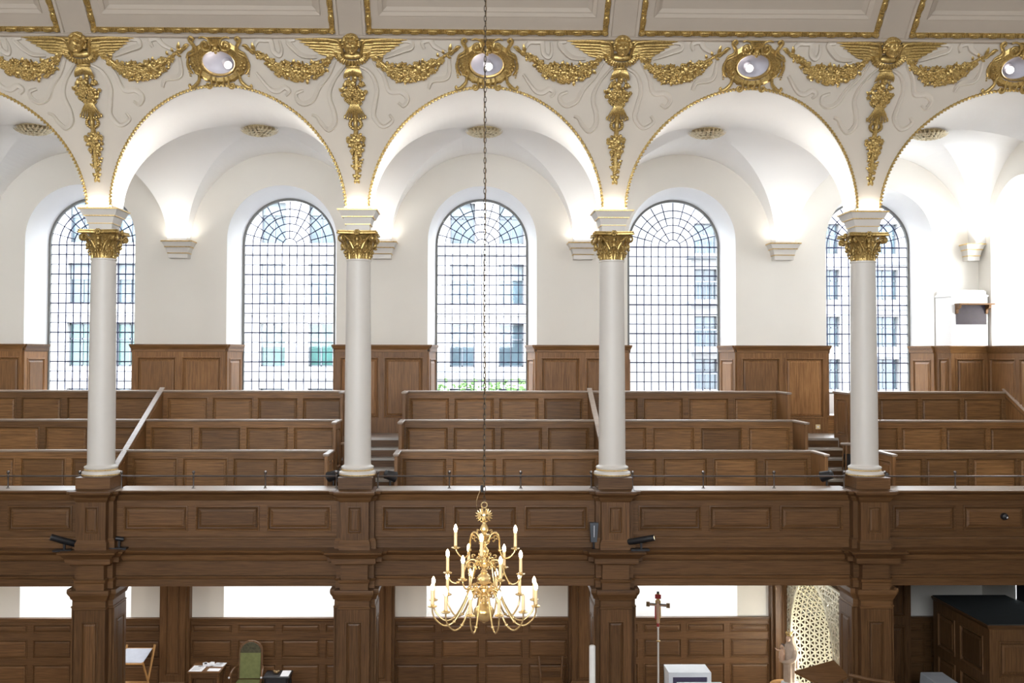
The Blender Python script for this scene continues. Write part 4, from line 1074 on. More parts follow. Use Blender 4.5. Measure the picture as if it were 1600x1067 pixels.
# ------------------------------------------------------------------ lower aisle
sf = MB(); sf.quad((-XE,0.0,3.855),(6.05,0.0,3.855),(6.05,5.15,3.855),(-XE,5.15,3.855)); struct('ceiling_aisle', sf, M['white'], 0)
sf = MB(); sf.quad((6.05,0.0,3.855),(XR,0.0,3.855),(XR,5.15,3.855),(6.05,5.15,3.855)); struct('ceiling_lobby_darkened', sf, M['doak'], 0)  # unseen ceiling made dark oak to keep this bay dim
for b in BAYS:
    w = sroot('trim_%d' % tn[0]); tn[0] += 1
    x0, x1 = b-1.76, b+1.76
    cols_ = [(.10,.98),(1.08,1.96-.1+.0),(1.96,2.74-.0),(2.84,3.42)]
    cols_ = [(.06,.86),(.96,1.72),(1.82,2.58),(2.68,3.46)]
    fr, ps = board((x0,4.33,.2),(1,0,0),(0,0,1),(0,-1,0),3.52,1.45,cols_,[(.10,.60),(.70,1.08),(1.2,1.38)],.07,1.0)
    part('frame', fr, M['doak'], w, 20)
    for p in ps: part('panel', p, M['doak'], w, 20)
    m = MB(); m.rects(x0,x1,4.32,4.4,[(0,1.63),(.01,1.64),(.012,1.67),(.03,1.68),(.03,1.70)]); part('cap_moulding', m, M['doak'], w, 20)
for c in (-6,-2,2,6):
    t = thing('wall_pilaster', 'tall oak pilaster on the lower aisle wall, ' + {-6:'left of the papers table',-2:'seen right of the second pier',2:'seen left of the third pier',6:'left of the pierced screen'}[c], 'pilaster', (c,4.2,.2), group='oak wall pilasters')
    fr, ps = board((-.24,-.12,0),(1,0,0),(0,0,1),(0,-1,0),.48,3.65,[(.10,.38)],[(.35 if c!=-6 else .45,3.5)],.30,.9)
    part('face', fr, M['doakv'], t, 20)
    for p in ps: part('panel', p, M['doakv'], t, 20)
    m = MB(); m.box(-.29,.29,.0,.2,.0,3.65); m.rects(-.24,.24,-.12,.2,[(.02,0),(.02,.3),(.0,.33)]); part('base', m, M['doakv'], t, 20)
# ------------------------------------------------------------------ furniture below
FL = .2
# folding wooden stand with cloth top
t = thing('folding_lectern', 'folding pine lectern with pale cloth top right of the leftmost pier', 'lectern', (-6.52,3.3,FL))
m = MB(); m.add([(-.24,-.17,.98),(.24,-.17,.98),(.30,.20,1.14),(-.18,.20,1.14)],[(0,1,2,3)]); m.add([(-.24,-.17,.965),(.24,-.17,.965),(.30,.20,1.125),(-.18,.20,1.125)],[(3,2,1,0)]); part('cloth_top', m, M['bluecloth'], t, 0)
for nm_, pts in (('leg',[(-.25,-.2,.99),(-.22,.3,0)]),('leg',[(.25,-.2,.99),(.34,.3,0)]),('leg',[(-.18,.24,1.2),(-.26,-.25,0)]),('leg',[(.34,.24,1.2),(.24,-.25,0)]),('crossbar',[(-.25,-.19,.96),(.25,-.19,.96)]),('crossbar',[(-.23,.02,.56),(.30,.02,.56)]),('crossbar',[(-.18,.24,1.12),(.34,.24,1.12)])):
    m = MB(); m.tube(pts, .021, 4); part(nm_, m, M['pine'], t, 20)
def table(name, lab, x0, x1, y0, y1, H, mat, fr_mat, panel=True):
    t = thing(name, lab, 'table', ((x0+x1)/2,(y0+y1)/2,FL)); w = (x1-x0)/2; d = (y1-y0)/2
    m = MB(); m.rects(-w,w,-d,d,[(-.01,H-.03),(.0,H-.022),(0,H-.005),(-.008,H)],1); part('tabletop', m, mat, t, 20)
    for sx in (-1,1):
        for sy in (-1,1):
            m = MB(); m.lathe([(.03,0),(.022,.05),(.03,.2),(.02,.3),(.032,.45),(.022,.5),(.03,H-.1),(.03,H-.03)],10,(sx*(w-.05),sy*(d-.05),0)); part('leg', m, fr_mat, t)
    m = MB(); m.box(-w+.03,w-.03,-d+.03,d-.03,H-.12,H-.03); part('apron', m, fr_mat, t, 20)
    return t
tb = table('side_table', 'dark oak table holding papers and a book left of the green chair', -5.47, -4.86, 3.15, 3.75, .80, M['doak'], M['doak'])
m = MB(); m.box(-.2,.2,-.15,-.13,.3,.62); part('lower_panel', m, M['doakv'], tb, 20)
def sheet(lab, x, y, w, h, rz, z, name='paper_sheet', cat='paper', ink=False):
    t = thing(name, lab, cat, (x,y,z), rz)
    m = MB(); m.box(-w/2,w/2,-h/2,h/2,0,.006); part('page', m, M['paper'], t, 0)
    if ink:
        m = MB()
        for k in range(5): m.box(-w*.38,w*(.3-.1*(k%2)),-h*.3+k*h*.13,-h*.3+k*h*.13+.008,.006,.0068)
        m.box(-.03,.03,h*.3,h*.42,.006,.0068); part('print', m, M['ink'], t, 0)
TZ = FL+.80
sheet('large white sheet at the front left of the papers table', -5.32, 3.36, .24, .36, -.05, TZ, ink=True)
sheet('printed white card at the back right of the papers table', -4.97, 3.60, .20, .24, -.1, TZ, 'printed_card', 'card', True)
sheet('plain white sheet at the front right edge of the papers table', -5.0, 3.28, .22, .16, -.06, TZ)
t = thing('open_book', 'open book lying at the back of the papers table', 'book', (-5.17,3.57,TZ), .25)
for s in (-1,1):
    m = MB(); m.loft([[(s*x,-.09,z) for x,z in ((0,0),(.11,.02),(.11,.032),(.05,.04),(0,.02))],[(s*x,.09,z) for x,z in ((0,0),(.11,.02),(.11,.032),(.05,.04),(0,.02))]]); part('pages', m, M['paper'], t, 40)
m = MB(); m.box(-.08,-.03,-.05,.04,.041,.043); part('picture', m, M['ink'], t, 0)
tb = table('side_table', 'small black table with a folded card right of the green chair', -4.12, -3.62, 3.4, 3.85, .62, M['black'], M['black'])
t = thing('white_card', 'white card standing tilted on the small black table', 'card', (-3.72,3.55,FL+.62)); m = MB(); m.add([(-.09,-.08,.0),(.07,-.08,.0),(.1,.08,.06),(-.06,.08,.06)],[(0,1,2,3)]); m.add([(-.09,-.08,-.0),(.07,-.08,-.0),(.1,.08,.055),(-.06,.08,.055)],[(3,2,1,0)]); part('card', m, M['paper'], t, 0)
t = thing('brass_ornament', 'small brass leaf ornament on the small black table', 'ornament', (-3.90,3.62,FL+.62)); m = MB(); m.ell((0,0,.03),.05,.03,.03); m.ell((.04,0,.05),.03,.02,.02); m.ell((-.04,.01,.045),.03,.02,.025); part('body', m, M['darkbrass'], t)
# green chair
def armchair():
    t = thing('armchair', 'high-backed armchair in green fabric with patterned crest between the two small tables', 'chair', (-4.43,3.55,FL))
    out = []
    for i in range(13):
        a = pi*i/12; out.append((.21*cos(a), .98+.19*sin(a)))
    prof = [(.21,.50)]+out+[(-.21,.50)]
    f = lambda u,v,d: (u, .22+d+(v-.5)*.12, v)
    m = MB(); m.prism([(u*1.1,(v-.8)*1.04+.8) for u,v in prof], f, 0, .05); part('back_frame', m, M['doakv'], t, 30)
    m = MB(); m.prism([(u*.93,v) for u,v in prof if v <= .985]+[], f, -.03, .01); part('back_cushion', m, M['green'], t, 30)
    m = MB(); m.prism([(u*.93,v-.01) for u,v in out], f, -.032, .01); part('crest_panel', m, M['tapestry'], t, 30)
    m = MB(); m.rects(-.25,.25,-.25,.22,[(-.02,.36),(0,.38),(0,.44),(-.03,.48)],1); part('seat', m, M['green'], t, 40)
    for s in (-1,1):
        m = MB(); m.tube(smoothpath([(s*.24,.22,.72),(s*.27,.05,.73),(s*.29,-.12,.69),(s*.30,-.22,.63)],4), .022, 8); part('armrest', m, M['doakv'], t)
        m = MB(); m.tube([(s*.29,-.16,.66),(s*.27,-.18,.45)], .02, 8); part('arm_support', m, M['doakv'], t)
        m = MB(); m.ell((s*.30,-.23,.64),.02,.02,.02); part('arm_stud', m, M['paper'], t)
        for y in (-.22,.2):
            m = MB(); m.lathe([(.025,0),(.018,.05),(.03,.2),(.022,.38)],10,(s*.23,y,0)); part('leg', m, M['doakv'], t)
armchair()
t = thing('wooden_chair', 'dark wooden chair against the panelling left of the third pier', 'chair', (1.34,3.7,FL))
m = MB(); m.box(-.2,.2,-.2,.2,.42,.46); part('seat', m, M['doak'], t, 20)
for s in (-1,1):
    m = MB(); m.tube([(s*.20,.2,0),(s*.20,.22,.5),(s*.23,.30,.83)],.022,6); part('back_leg', m, M['doakv'], t, 20)
    m = MB(); m.tube([(s*.19,-.18,0),(s*.19,-.18,.43)],.02,6); part('leg', m, M['doakv'], t, 20)
for z in (.6,.74):
    m = MB(); m.box(-.2,.2,.24,.27,z-.04,z+.02); part('back_rail', m, M['doak'], t, 20)
# tall candlesticks (flame tips show at the picture's lower edge)
for x, lab in ((-.62,'left of the two candles whose flame tips show below the chandelier'),(.28,'right of the two candles whose flame tips show below the chandelier')):
    t = thing('candlestick', lab, 'candlestick', (x,.75,FL), group='pair of standing candles')
    m = MB(); m.lathe([(.12,0),(.12,.02),(.03,.06),(.018,.2),(.03,.5),(.016,.6),(.016,.85),(.05,.88),(.05,.9),(0,.9)],16); part('stand', m, M['brass'], t)
    m = MB(); m.lathe([(.018,.9),(.018,1.22),(0,1.22)],12); part('candle', m, M['wax'], t)
    m = MB(); m.lathe([(.0,1.22),(.012,1.24),(.012,1.26),(.005,1.29),(0,1.31)],10); part('flame', m, M['warmface'], t)
t = thing('paschal_candle', 'thick white candle standing in front of the third pier', 'candle', (1.575,-.95,FL))
m = MB(); m.lathe([(.2,0),(.2,.03),(.05,.08),(.035,.4),(.06,.7),(.035,.95),(.08,1.08),(.08,1.12),(0,1.12)],20); part('stand', m, M['brass'], t)
m = MB(); m.lathe([(.046,1.12),(.046,2.385),(.04,2.40),(.02,2.392),(0,2.39)],24); part('wax', m, M['wax'], t)
# processional cross
t = thing('processional_cross', 'painted cross on a slim white pole in front of the third bright lower window', 'cross', (2.98,1.45,FL), -.35)
m = MB(); m.lathe([(.016,0),(.015,2.03),(.022,2.04),(.022,2.06),(.01,2.08)],12); m.lathe([(.2,0),(.2,.03),(.03,.05)],16); part('pole', m, M['wax'], t)
m = MB(); m.lathe([(.012,1.8),(.035,1.805),(.035,1.82),(.012,1.83)],12); part('collar', m, M['brass'], t)
m = MB(); m.box(-.045,.045,-.012,.012,2.2,2.5); m.box(-.028,.028,-.012,.012,2.12,2.62); part('upright', m, M['goldlite'], t, 20)
m = MB(); m.box(-.05,.05,-.016,.012,2.53,2.60); m.box(-.055,-.025,-.016,-.011,2.18,2.42); m.box(-.02,.02,-.03,.012,2.06,2.14); part('red_panels', m, M['red'], t, 20)
m = MB(); m.box(-.175,.175,-.013,.013,2.405,2.445); part('crossbar', m, M['black'], t, 20)
m = MB(); m.box(-.017,.017,-.02,.0,2.05,2.2); part('foot_piece', m, M['black'], t, 20)
m = MB(); m.box(-.02,.02,-.012,.012,2.60,2.65); part('top_piece', m, M['black'], t, 20)
for s in (-1,1):
    m = MB(); m.box(s*.172-.028,s*.172+.028,-.016,.014,2.385,2.465); part('arm_end', m, M['darkbrass'], t, 20)
m = MB(); m.ell((0,-.03,2.475),.022,.02,.028); m.lathe([(.022,2.2),(.03,2.3),(.034,2.42),(.02,2.45)],10,(0,-.028,0)); m.tube([(-.15,-.025,2.43),(0,-.03,2.42),(.15,-.025,2.43)],.01,6); m.tube([(0,-.03,2.25),(.005,-.035,2.12)],.02,6); part('figure', m, M['skin'], t)
# white box table with dark opening, and covered table in front
t = thing('white_stone_altar', 'white box-like altar with a dark open front right of the cross', 'altar', (3.66,2.35,FL))
m = MB(); w = .375
m.box(-w,w,-.25,.25,1.0,1.08); m.box(-w,-w+.07,-.25,.25,0,1.0); m.box(w-.07,w,-.25,.25,0,1.0); m.box(-w,w,.2,.25,0,1.0); part('shell', m, M['cloth'], t, 20)
m = MB(); m.box(-w+.07,w-.07,-.20,.19,.0,1.0); part('dark_frame', m, M['mesh'], t, 20)
m = MB(); m.box(-w+.13,w-.13,-.22,-.19,.1,.90); part('opening', m, M['black'], t, 20)
t = thing('covered_table', 'table under a white cloth at the bottom edge in front of the white altar', 'table', (3.73,1.45,FL))
m = MB(); m.rects(-.39,.39,-.25,.25,[(.03,.0),(.02,.5),(.0,1.03),(-.01,1.04)],1); part('tablecloth', m, M['cloth'], t, 30)
t = thing('covered_table', 'narrow table under a grey-white cloth in the dark right bay', 'table', (8.15,1.9,FL))
m = MB(); m.rects(-.2,.2,-.75,.65,[(.03,.35),(.02,.6),(.0,.93),(-.01,.945)],1); part('tablecloth', m, M['cloth'], t, 30)
for sx in (-1,1):
    for y in (-.6,.5):
        m = MB(); m.box(sx*.16-.025,sx*.16+.025,y-.025,y+.025,0,.9); part('leg', m, M['doakv'], t, 20)
# vestry cupboard in the dark bay
t = thing('vestry_enclosure', 'large dark oak panelled enclosure with flat grey top in the right bay', 'enclosure', (8.62,1.35,FL))
m = MB(); m.box(.02,1.4,.02,2.13,0,2.06); part('body', m, M['doakv'], t, 20)
fr, ps = board((0,0,0),(1,0,0),(0,0,1),(0,-1,0),1.42,2.06,[(.16,1.2)],[(.15,1.05),(1.2,1.82)],.03,1.6)
part('front_frame', fr, M['doakv'], t, 20)
for p in ps: part('panel', p, M['doakv'], t, 20)
fr, ps = board((-.006,2.15,0),(0,-1,0),(0,0,1),(-1,0,0),2.17,2.06,[(.2,.9),(1.1,1.95)],[(.15,1.05),(1.2,1.86)],.03,1.6)
part('side_frame', fr, M['doakv'], t, 20)
for p in ps: part('panel', p, M['doakv'], t, 20)
m = MB(); m.rects(0,1.42,0,2.15,[(0,2.02),(.02,2.03),(.045,2.08),(.045,2.10)]); part('cornice', m, M['doak'], t, 20)
m = MB(); m.box(-.02,1.42,-.02,2.15,2.10,2.115); part('top', m, M['greytop'], t, 0)
# unseen boards added to block light, then dark oak lobby at rear left
t = thing('light_block_partition','unseen full-height dark oak partition added behind the pierced screen to block light','partition',(6.9,1.7,FL))
fr, ps = board((0,0,0),(0,1,0),(0,0,1),(1,0,0),2.65,3.65,[(.2,1.2),(1.4,2.4)],[(.2,1.6),(1.8,3.4)],.05,1.4)
for p in ps: fr.join(p)
part('board', fr, M['doakv'], t, 20)
m = MB(); m.loft([[(-.84,-.66,z),(0,0,z),(-.05,.02,z),(-.88,-.62,z)] for z in (0,3.65)]); part('angled_light_block', m, M['doakv'], t, 20)
t = thing('lobby_front', 'very dark panelled oak lobby in the shadowed right bay behind the cloth-covered table', 'panelling', (7.0,3.3,FL))
fr, ps = board((0,0,0),(1,0,0),(0,0,1),(0,-1,0),1.1,3.64,[(.12,.5),(.62,1.0)],[(.2,1.6),(1.75,3.4)],.3,1.6)
for p in ps: fr.join(p)
part('front', fr, M['doakv'], t, 20)
# pierced screen with niche
def pierced():
    X0 = 5.98; ya, yb, H = 4.12, 1.02, 2.69
    yc, zc_, ay, az, dp = 2.64, 1.28, 1.20, 1.30, .85
    t = thing('pierced_screen', 'tall pale-gold pierced metal screen with an egg-shaped lattice niche behind the statue', 'screen', (X0, yb, FL))
    r = random.Random(11); m = MB()
    ny, nz = 30, 27; G = {}
    for i in range(ny+1):
        for j in range(nz+1):
            y = yb+(ya-yb)*(i+(.5 if j%2 else 0))/ny; z = H*j/nz
            if 0 < j < nz: z += r.uniform(-.038,.038)
            y = min(ya, max(yb, y+(r.uniform(-.042,.042) if 0 < i < ny else 0)))
            G[i,j] = (y, z)
    inside = lambda y, z: ((y-yc)/ay)**2+((z-zc_)/az)**2
    def cell(poly, f):
        c = (sum(p[0] for p in poly)/len(poly), sum(p[1] for p in poly)/len(poly))
        inn = [(c[0]+(p[0]-c[0])*f, c[1]+(p[1]-c[1])*f) for p in poly]; n_ = len(poly)
        for k in range(n_):
            a, b, c2, d = poly[k], poly[(k+1)%n_], inn[(k+1)%n_], inn[k]
            for q in (a,b,c2,d):
                pass
            m.loft([[ (0,q[0]-yb,q[1]) for q in (a,b,c2,d)], [(.018,q[0]-yb,q[1]) for q in (a,b,c2,d)]])
    for i in range(ny):
        for j in range(nz):
            if j % 2 == 0: tr = [[G[i,j],G[i+1,j],G[i,j+1]],[G[i+1,j],G[i+1,j+1],G[i,j+1]]]
            else: tr = [[G[i,j],G[i+1,j],G[i+1,j+1]],[G[i,j],G[i+1,j+1],G[i,j+1]]]
            polys = tr if r.random() < .45 else [[tr[0][0],tr[0][1],tr[1][1] if j%2==0 else tr[0][2],tr[1][2]]]
            for p in polys:
                c = (sum(q[0] for q in p)/len(p), sum(q[1] for q in p)/len(p))
                if inside(*c) > 1.0: cell(p, .58 if len(p) == 3 else .68)
    part('pierced_panel', m, M['screen'], t, 0)
    m = MB(); rings = []
    for k in range(65):
        a = 2*pi*k/64; rings.append([(x_, yc-yb+cos(a)*ay*s_, zc_+sin(a)*az*s_) for s_, x_ in ((.985,-.01),(1.03,-.01),(1.03,.03),(.985,.03))])
    m.loft(rings, cap0=False, cap1=False); part('niche_rim', m, M['screen'], t, 30)
    m = MB(); m.box(-.01,.03,-.02,.02,0,H); m.box(-.01,.03,ya-yb-.02,ya-yb+.02,0,H); m.box(-.01,.03,0,ya-yb,H-.03,H+.01); part('edge_frame', m, M['screen'], t, 0)
    # niche shell: half ellipsoid of pierced triangles
    m = MB(); nr = 15; rows = []
    def pt(u, a):   # u 0 rim..1 apex
        s_ = cos(u*pi/2); return Vector((sin(u*pi/2)*dp, yc-yb+cos(a)*ay*s_, zc_+sin(a)*az*s_))
    for i in range(nr+1):
        u = i/nr*.97; n_ = 60
        rows.append([pt(u, 2*pi*(k+(.5 if i % 2 else 0))/n_) for k in range(n_)])
    n_ = 60
    for i in range(nr):
        for k in range(n_):
            k2 = (k+1)%n_
            a, b, c2, d = rows[i][k], rows[i][k2], rows[i+1][k], rows[i+1][k2]
            tris = [(a,b,c2),(b,d,c2)] if i % 2 == 0 else [(a,b,d),(a,d,c2)]
            f = .56 if i < 9 else .42
            for tr in tris:
                c = (tr[0]+tr[1]+tr[2])/3; nrm = (tr[1]-tr[0]).cross(tr[2]-tr[0]).normalized()*.008
                if i >= nr-3: m.add([tuple(q) for q in tr],[(0,1,2)]); continue
                inn = [c+(q-c)*f for q in tr]
                for e in range(3):
                    e2 = (e+1)%3
                    m.add([tuple(q) for q in (tr[e],tr[e2],inn[e2],inn[e])],[(0,1,2,3)])
                    m.add([tuple(q) for q in (inn[e]-nrm,inn[e2]-nrm,inn[e2]+nrm,inn[e]+nrm)],[(0,1,2,3)])
    part('lattice_niche', m, M['screen'], t, 0)
pierced()
# statue on round pedestal table
t = thing('pedestal_table', 'round light-oak pedestal table under the statue', 'table', (5.36,2.1,FL))
m = MB(); m.lathe([(.0,.84),(.27,.84),(.28,.85),(.28,.87),(.27,.88),(0,.88)],36); part('tabletop', m, M['pine'], t)
m = MB(); m.lathe([(.16,0),(.16,.03),(.05,.08),(.04,.4),(.06,.7),(.05,.84)],18); part('column', m, M['oakv'], t)
def statue():
    t = thing('statue', 'painted statue of a crowned robed woman holding a child, on the round table', 'statue', (5.42,2.08,FL+.88), -.9)
    m = MB(); m.box(-.11,.11,-.10,.10,0,.05); part('plinth', m, M['cloth'], t, 20)
    def body(mb, prof, seg=56, fold=.10):
        rings = []
        for (z, rx, ry, ox, oy) in prof:
            rings.append([(ox+rx*cos(2*pi*k/seg)*(1+fold*cos(7*2*pi*k/seg+z*4)), oy+ry*sin(2*pi*k/seg)*(1+fold*sin(5*2*pi*k/seg+z*6)), z) for k in range(seg)])
        mb.loft(rings)
    m = MB(); body(m, [(.05,.10,.09,0,0),(.12,.105,.095,0,0),(.3,.11,.10,.01,0),(.42,.125,.105,.01,0),(.52,.13,.10,.0,.01),(.6,.125,.095,0,.01),(.66,.11,.08,0,.01),(.70,.06,.055,0,.01),(.73,.04,.04,0,0)]); part('robe', m, M['robe'], t, 60)
    m = MB(); body(m, [(.30,.13,.08,.02,.045),(.5,.145,.09,.0,.045),(.64,.125,.075,0,.04),(.72,.075,.07,0,.03),(.80,.07,.072,0,.025),(.86,.055,.06,0,.02),(.885,.02,.02,0,.02)],48,.06); part('veil', m, M['robe'], t, 60)
    m = headmesh(.052,28,20); m.xf(Matrix.Translation((0,-.025,.80)) @ Matrix.Rotation(.25,4,'X')); part('head', m, M['skin'], t, 60)
    m = MB(); m.lathe([(.052,.85),(.056,.87),(.056,.885),(.05,.885),(.048,.86)],20)
    for k in range(8): m.ell((.055*cos(k*pi/4),.055*sin(k*pi/4)+.0,.90),.012,.012,.02,6,4)
    part('crown', m, M['goldlite'], t, 40)
    m = MB(); m.tube(smoothpath([(.12,0,.6),(.15,-.07,.48),(.06,-.14,.42),(-.04,-.15,.42)],4),[.045]*4+[.04]*4+[.032]*5,10); m.tube(smoothpath([(-.12,0,.6),(-.13,-.08,.5),(-.06,-.14,.47)],4),[.042]*4+[.032]*5,10); part('sleeves', m, M['robe'], t, 60)
    m = MB()
    for s, x, z in ((1,-.05,.42),(-1,-.06,.475)):
        m.ell((x,-.155,z),.024,.016,.016)
        for k in range(4): m.tube([(x-.01,-.16,z+.012-k*.008),(x-.04,-.165,z+.010-k*.008),(x-.055+.003*k,-.158,z+.006-k*.008)],[.006,.0055,.004],6)
        m.tube([(x,-.16,z+.014),(x-.02,-.172,z+.026)],[.006,.004],6)
    part('hands', m, M['skin'], t, 50)
    m = MB(); body(m, [(.40,.03,.03,-.05,-.15),(.46,.055,.05,-.05,-.15),(.54,.05,.045,-.05,-.145),(.61,.045,.035,-.045,-.14),(.635,.02,.02,-.045,-.14)],20,.05)
    m.tube([(-.07,-.16,.6),(-.12,-.2,.61),(-.15,-.22,.64)],[.016,.013,.009],7); m.tube([(-.02,-.16,.59),(.02,-.19,.55),(.0,-.2,.52)],[.016,.013,.009],7); part('child', m, M['skin'], t, 60)
    m = headmesh(.036,24,18); m.xf(Matrix.Translation((-.045,-.15,.675)) @ Matrix.Rotation(-.5,4,'Z')); part('child_head', m, M['skin'], t, 60)
    m = MB(); m.ell((-.045,-.135,.69),.038,.036,.036); part('child_hair', m, M['hair'], t)
statue()
t = thing('candle_lantern', 'small glass lantern with a lit candle beside the statue', 'lantern', (5.50,1.88,FL+.88))
m = MB(); m.lathe([(.042,0),(.042,.17),(.039,.17),(.039,.005),(0,.004)],20); part('glass', m, M['glass'], t)
m = MB(); m.lathe([(.026,.005),(.026,.07),(0,.07)],14); part('candle', m, M['wax'], t)
m = MB(); m.lathe([(0,.07),(.01,.085),(.008,.1),(0,.12)],10); part('flame', m, M['warmface'], t)
# pulpit with sloping desk in the lower right foreground
t = thing('pulpit', 'dark oak pulpit with sloping book desk and rail in front of the rightmost pier', 'pulpit', (5.25,-1.65,FL))
m = MB(); out = [(-.55,-.35),(.15,-.62),(.78,-.35),(.80,.35),(.1,.62),(-.5,.35)]
m.loft([[(x*s_,y*s_,z) for x,y in out] for s_, z in ((.55,.0),(.55,.7),(.9,.95),(.95,1.0),(.95,1.78),(1.03,1.8),(1.05,1.86),(1.0,1.88))]); part('drum', m, M['doakv'], t, 20)
m = MB(); p4 = [(-.86,.10,2.20),(-.19,.42,2.26),(-.12,.02,2.16),(-.54,-.32,2.10)]
m.add(p4+[(x,y,z-.035) for x,y,z in p4],[(0,1,2,3),(7,6,5,4),(0,3,7,4),(3,2,6,7),(2,1,5,6),(1,0,4,5)])
part('book_desk', m, M['doak'], t, 20)
m = MB(); m.box(-.46,-.38,-.0,.08,1.86,2.12); part('desk_support', m, M['doakv'], t, 20)
m = MB(); m.tube([(-.12,.0,2.17),(.15,-.05,2.12),(.50,-.05,2.06)],.03,8); part('handrail', m, M['doak'], t)
for x, y in ((.02,-.02),(.48,-.05)):
    m = MB(); m.lathe([(.03,1.85),(.02,1.95),(.03,2.1)],10,(x,y,0)); part('baluster', m, M['doakv'], t)
# ------------------------------------------------------------------ chandelier
ch = thing('chandelier', 'large brass three-tier chandelier with lit candle bulbs hanging on a long chain', 'chandelier', (-.108,-6.95,0))
m = MB(); m.lathe([(.0,4.455),(.012,4.46),(.018,4.47),(.03,4.475),(.06,4.49),(.085,4.52),(.094,4.55),(.09,4.58),(.07,4.61),(.035,4.63),(.025,4.645),(.038,4.655),(.03,4.67),(.022,4.69),(.05,4.70),(.056,4.715),(.05,4.73),(.03,4.745),(.022,4.77),(.035,4.785),(.028,4.80)],28); part('lower_globe', m, M['brass'], ch)
m = MB(); seg = 32
rings = []
for i in range(13):
    th = pi*i/12; rings.append([((.056*sin(th)+.003)*(1+.06*cos(8*2*pi*k/seg))*cos(2*pi*k/seg),(.056*sin(th)+.003)*(1+.06*cos(8*2*pi*k/seg))*sin(2*pi*k/seg),4.856-.058*cos(th)) for k in range(seg)])
m.loft(rings); part('ribbed_ball', m, M['brass'], ch)
m = MB(); m.lathe([(.02,4.90),(.034,4.92),(.02,4.94),(.026,4.96),(.05,4.975),(.054,4.99),(.048,5.01),(.024,5.025),(.018,5.04),(.036,5.07),(.045,5.10),(.04,5.125),(.02,5.15),(.024,5.165),(.042,5.175),(.044,5.19),(.036,5.21),(.02,5.225),(.05,5.245),(.055,5.252),(.05,5.26),(.02,5.265),(.022,5.28),(.038,5.30),(.036,5.325),(.02,5.35),(.014,5.37),(.02,5.38),(.01,5.39)],24); part('stem', m, M['brass'], ch)
m = MB()   # double-headed eagle finial
m.ell((0,0,5.42),.022,.014,.04)
for s in (-1,1):
    m.tube(smoothpath([(0,0,5.44),(s*.014,0,5.465),(s*.018,0,5.485),(s*.032,0,5.48)],4),[.009]*9+[.007,.006,.004,.002],6); m.ell((s*.02,0,5.485),.011,.009,.01)
    for k in range(6):
        a = rad(-55+25*k); m.tube([(s*.018,0,5.43),(s*(.018+.045*cos(a)),0,5.432+.045*sin(a)),(s*(.018+.062*cos(a)),0,5.432+.062*sin(a))],[.008,.008,.002],6)
    m.tube([(s*.006,0,5.40),(s*.02,0,5.375),(s*.034,0,5.38)],.006,6)
part('eagle_finial', m, M['brass'], ch)
m = MB(); rings = []
for k in range(25):
    a = 2*pi*k/24; rings.append([(cos(a)*(.026+.006*cos(q)),.006*sin(q),5.525+sin(a)*(.026+.006*cos(q))) for q in (0,pi/3,2*pi/3,pi,4*pi/3,5*pi/3)])
m.loft(rings, cap0=False, cap1=False); part('hanging_ring', m, M['brass'], ch)
def link(mb, z, turn, L=.030, W=.0105, r=.0038):
    n_ = 12; rings = []
    for k in range(n_+1):
        a = 2*pi*k/n_; c = Vector((cos(a)*W, 0, z+sin(a)*L)); o = Vector((cos(a),0,sin(a)))
        ring = []
        for q in range(5):
            b_ = 2*pi*q/5; p = c+o*cos(b_)*r+Vector((0,1,0))*sin(b_)*r
            if turn: p = Vector((p.y, p.x, p.z))
            ring.append(tuple(p))
        rings.append(ring)
    mb.loft(rings, cap0=False, cap1=False)
ztop = max(p[2] for p in half)-.05
m = MB(); z = 5.575; k = 0
while z < ztop: link(m, z, k % 2); z += .047; k += 1
part('chain', m, M['chain'], ch, 60)
m = MB(); pts = [(-.008*cos(i*.9), .008*sin(i*.9), 5.68+i*.25) for i in range(int((ztop-5.68)/.25))]; m.tube(pts, .0035, 5)
m.tube(smoothpath([(-.01,0,5.70),(-.035,0,5.66),(-.07,0,5.56),(-.06,0,5.48),(-.02,0,5.46)],5), .003, 5); part('flex_cable', m, M['darkbrass'], ch)
m = MB(); m.lathe([(.008,5.64),(.013,5.645),(.013,5.70),(.008,5.705)],10,(-.022,0,0)); part('cable_connector', m, M['black'], ch)
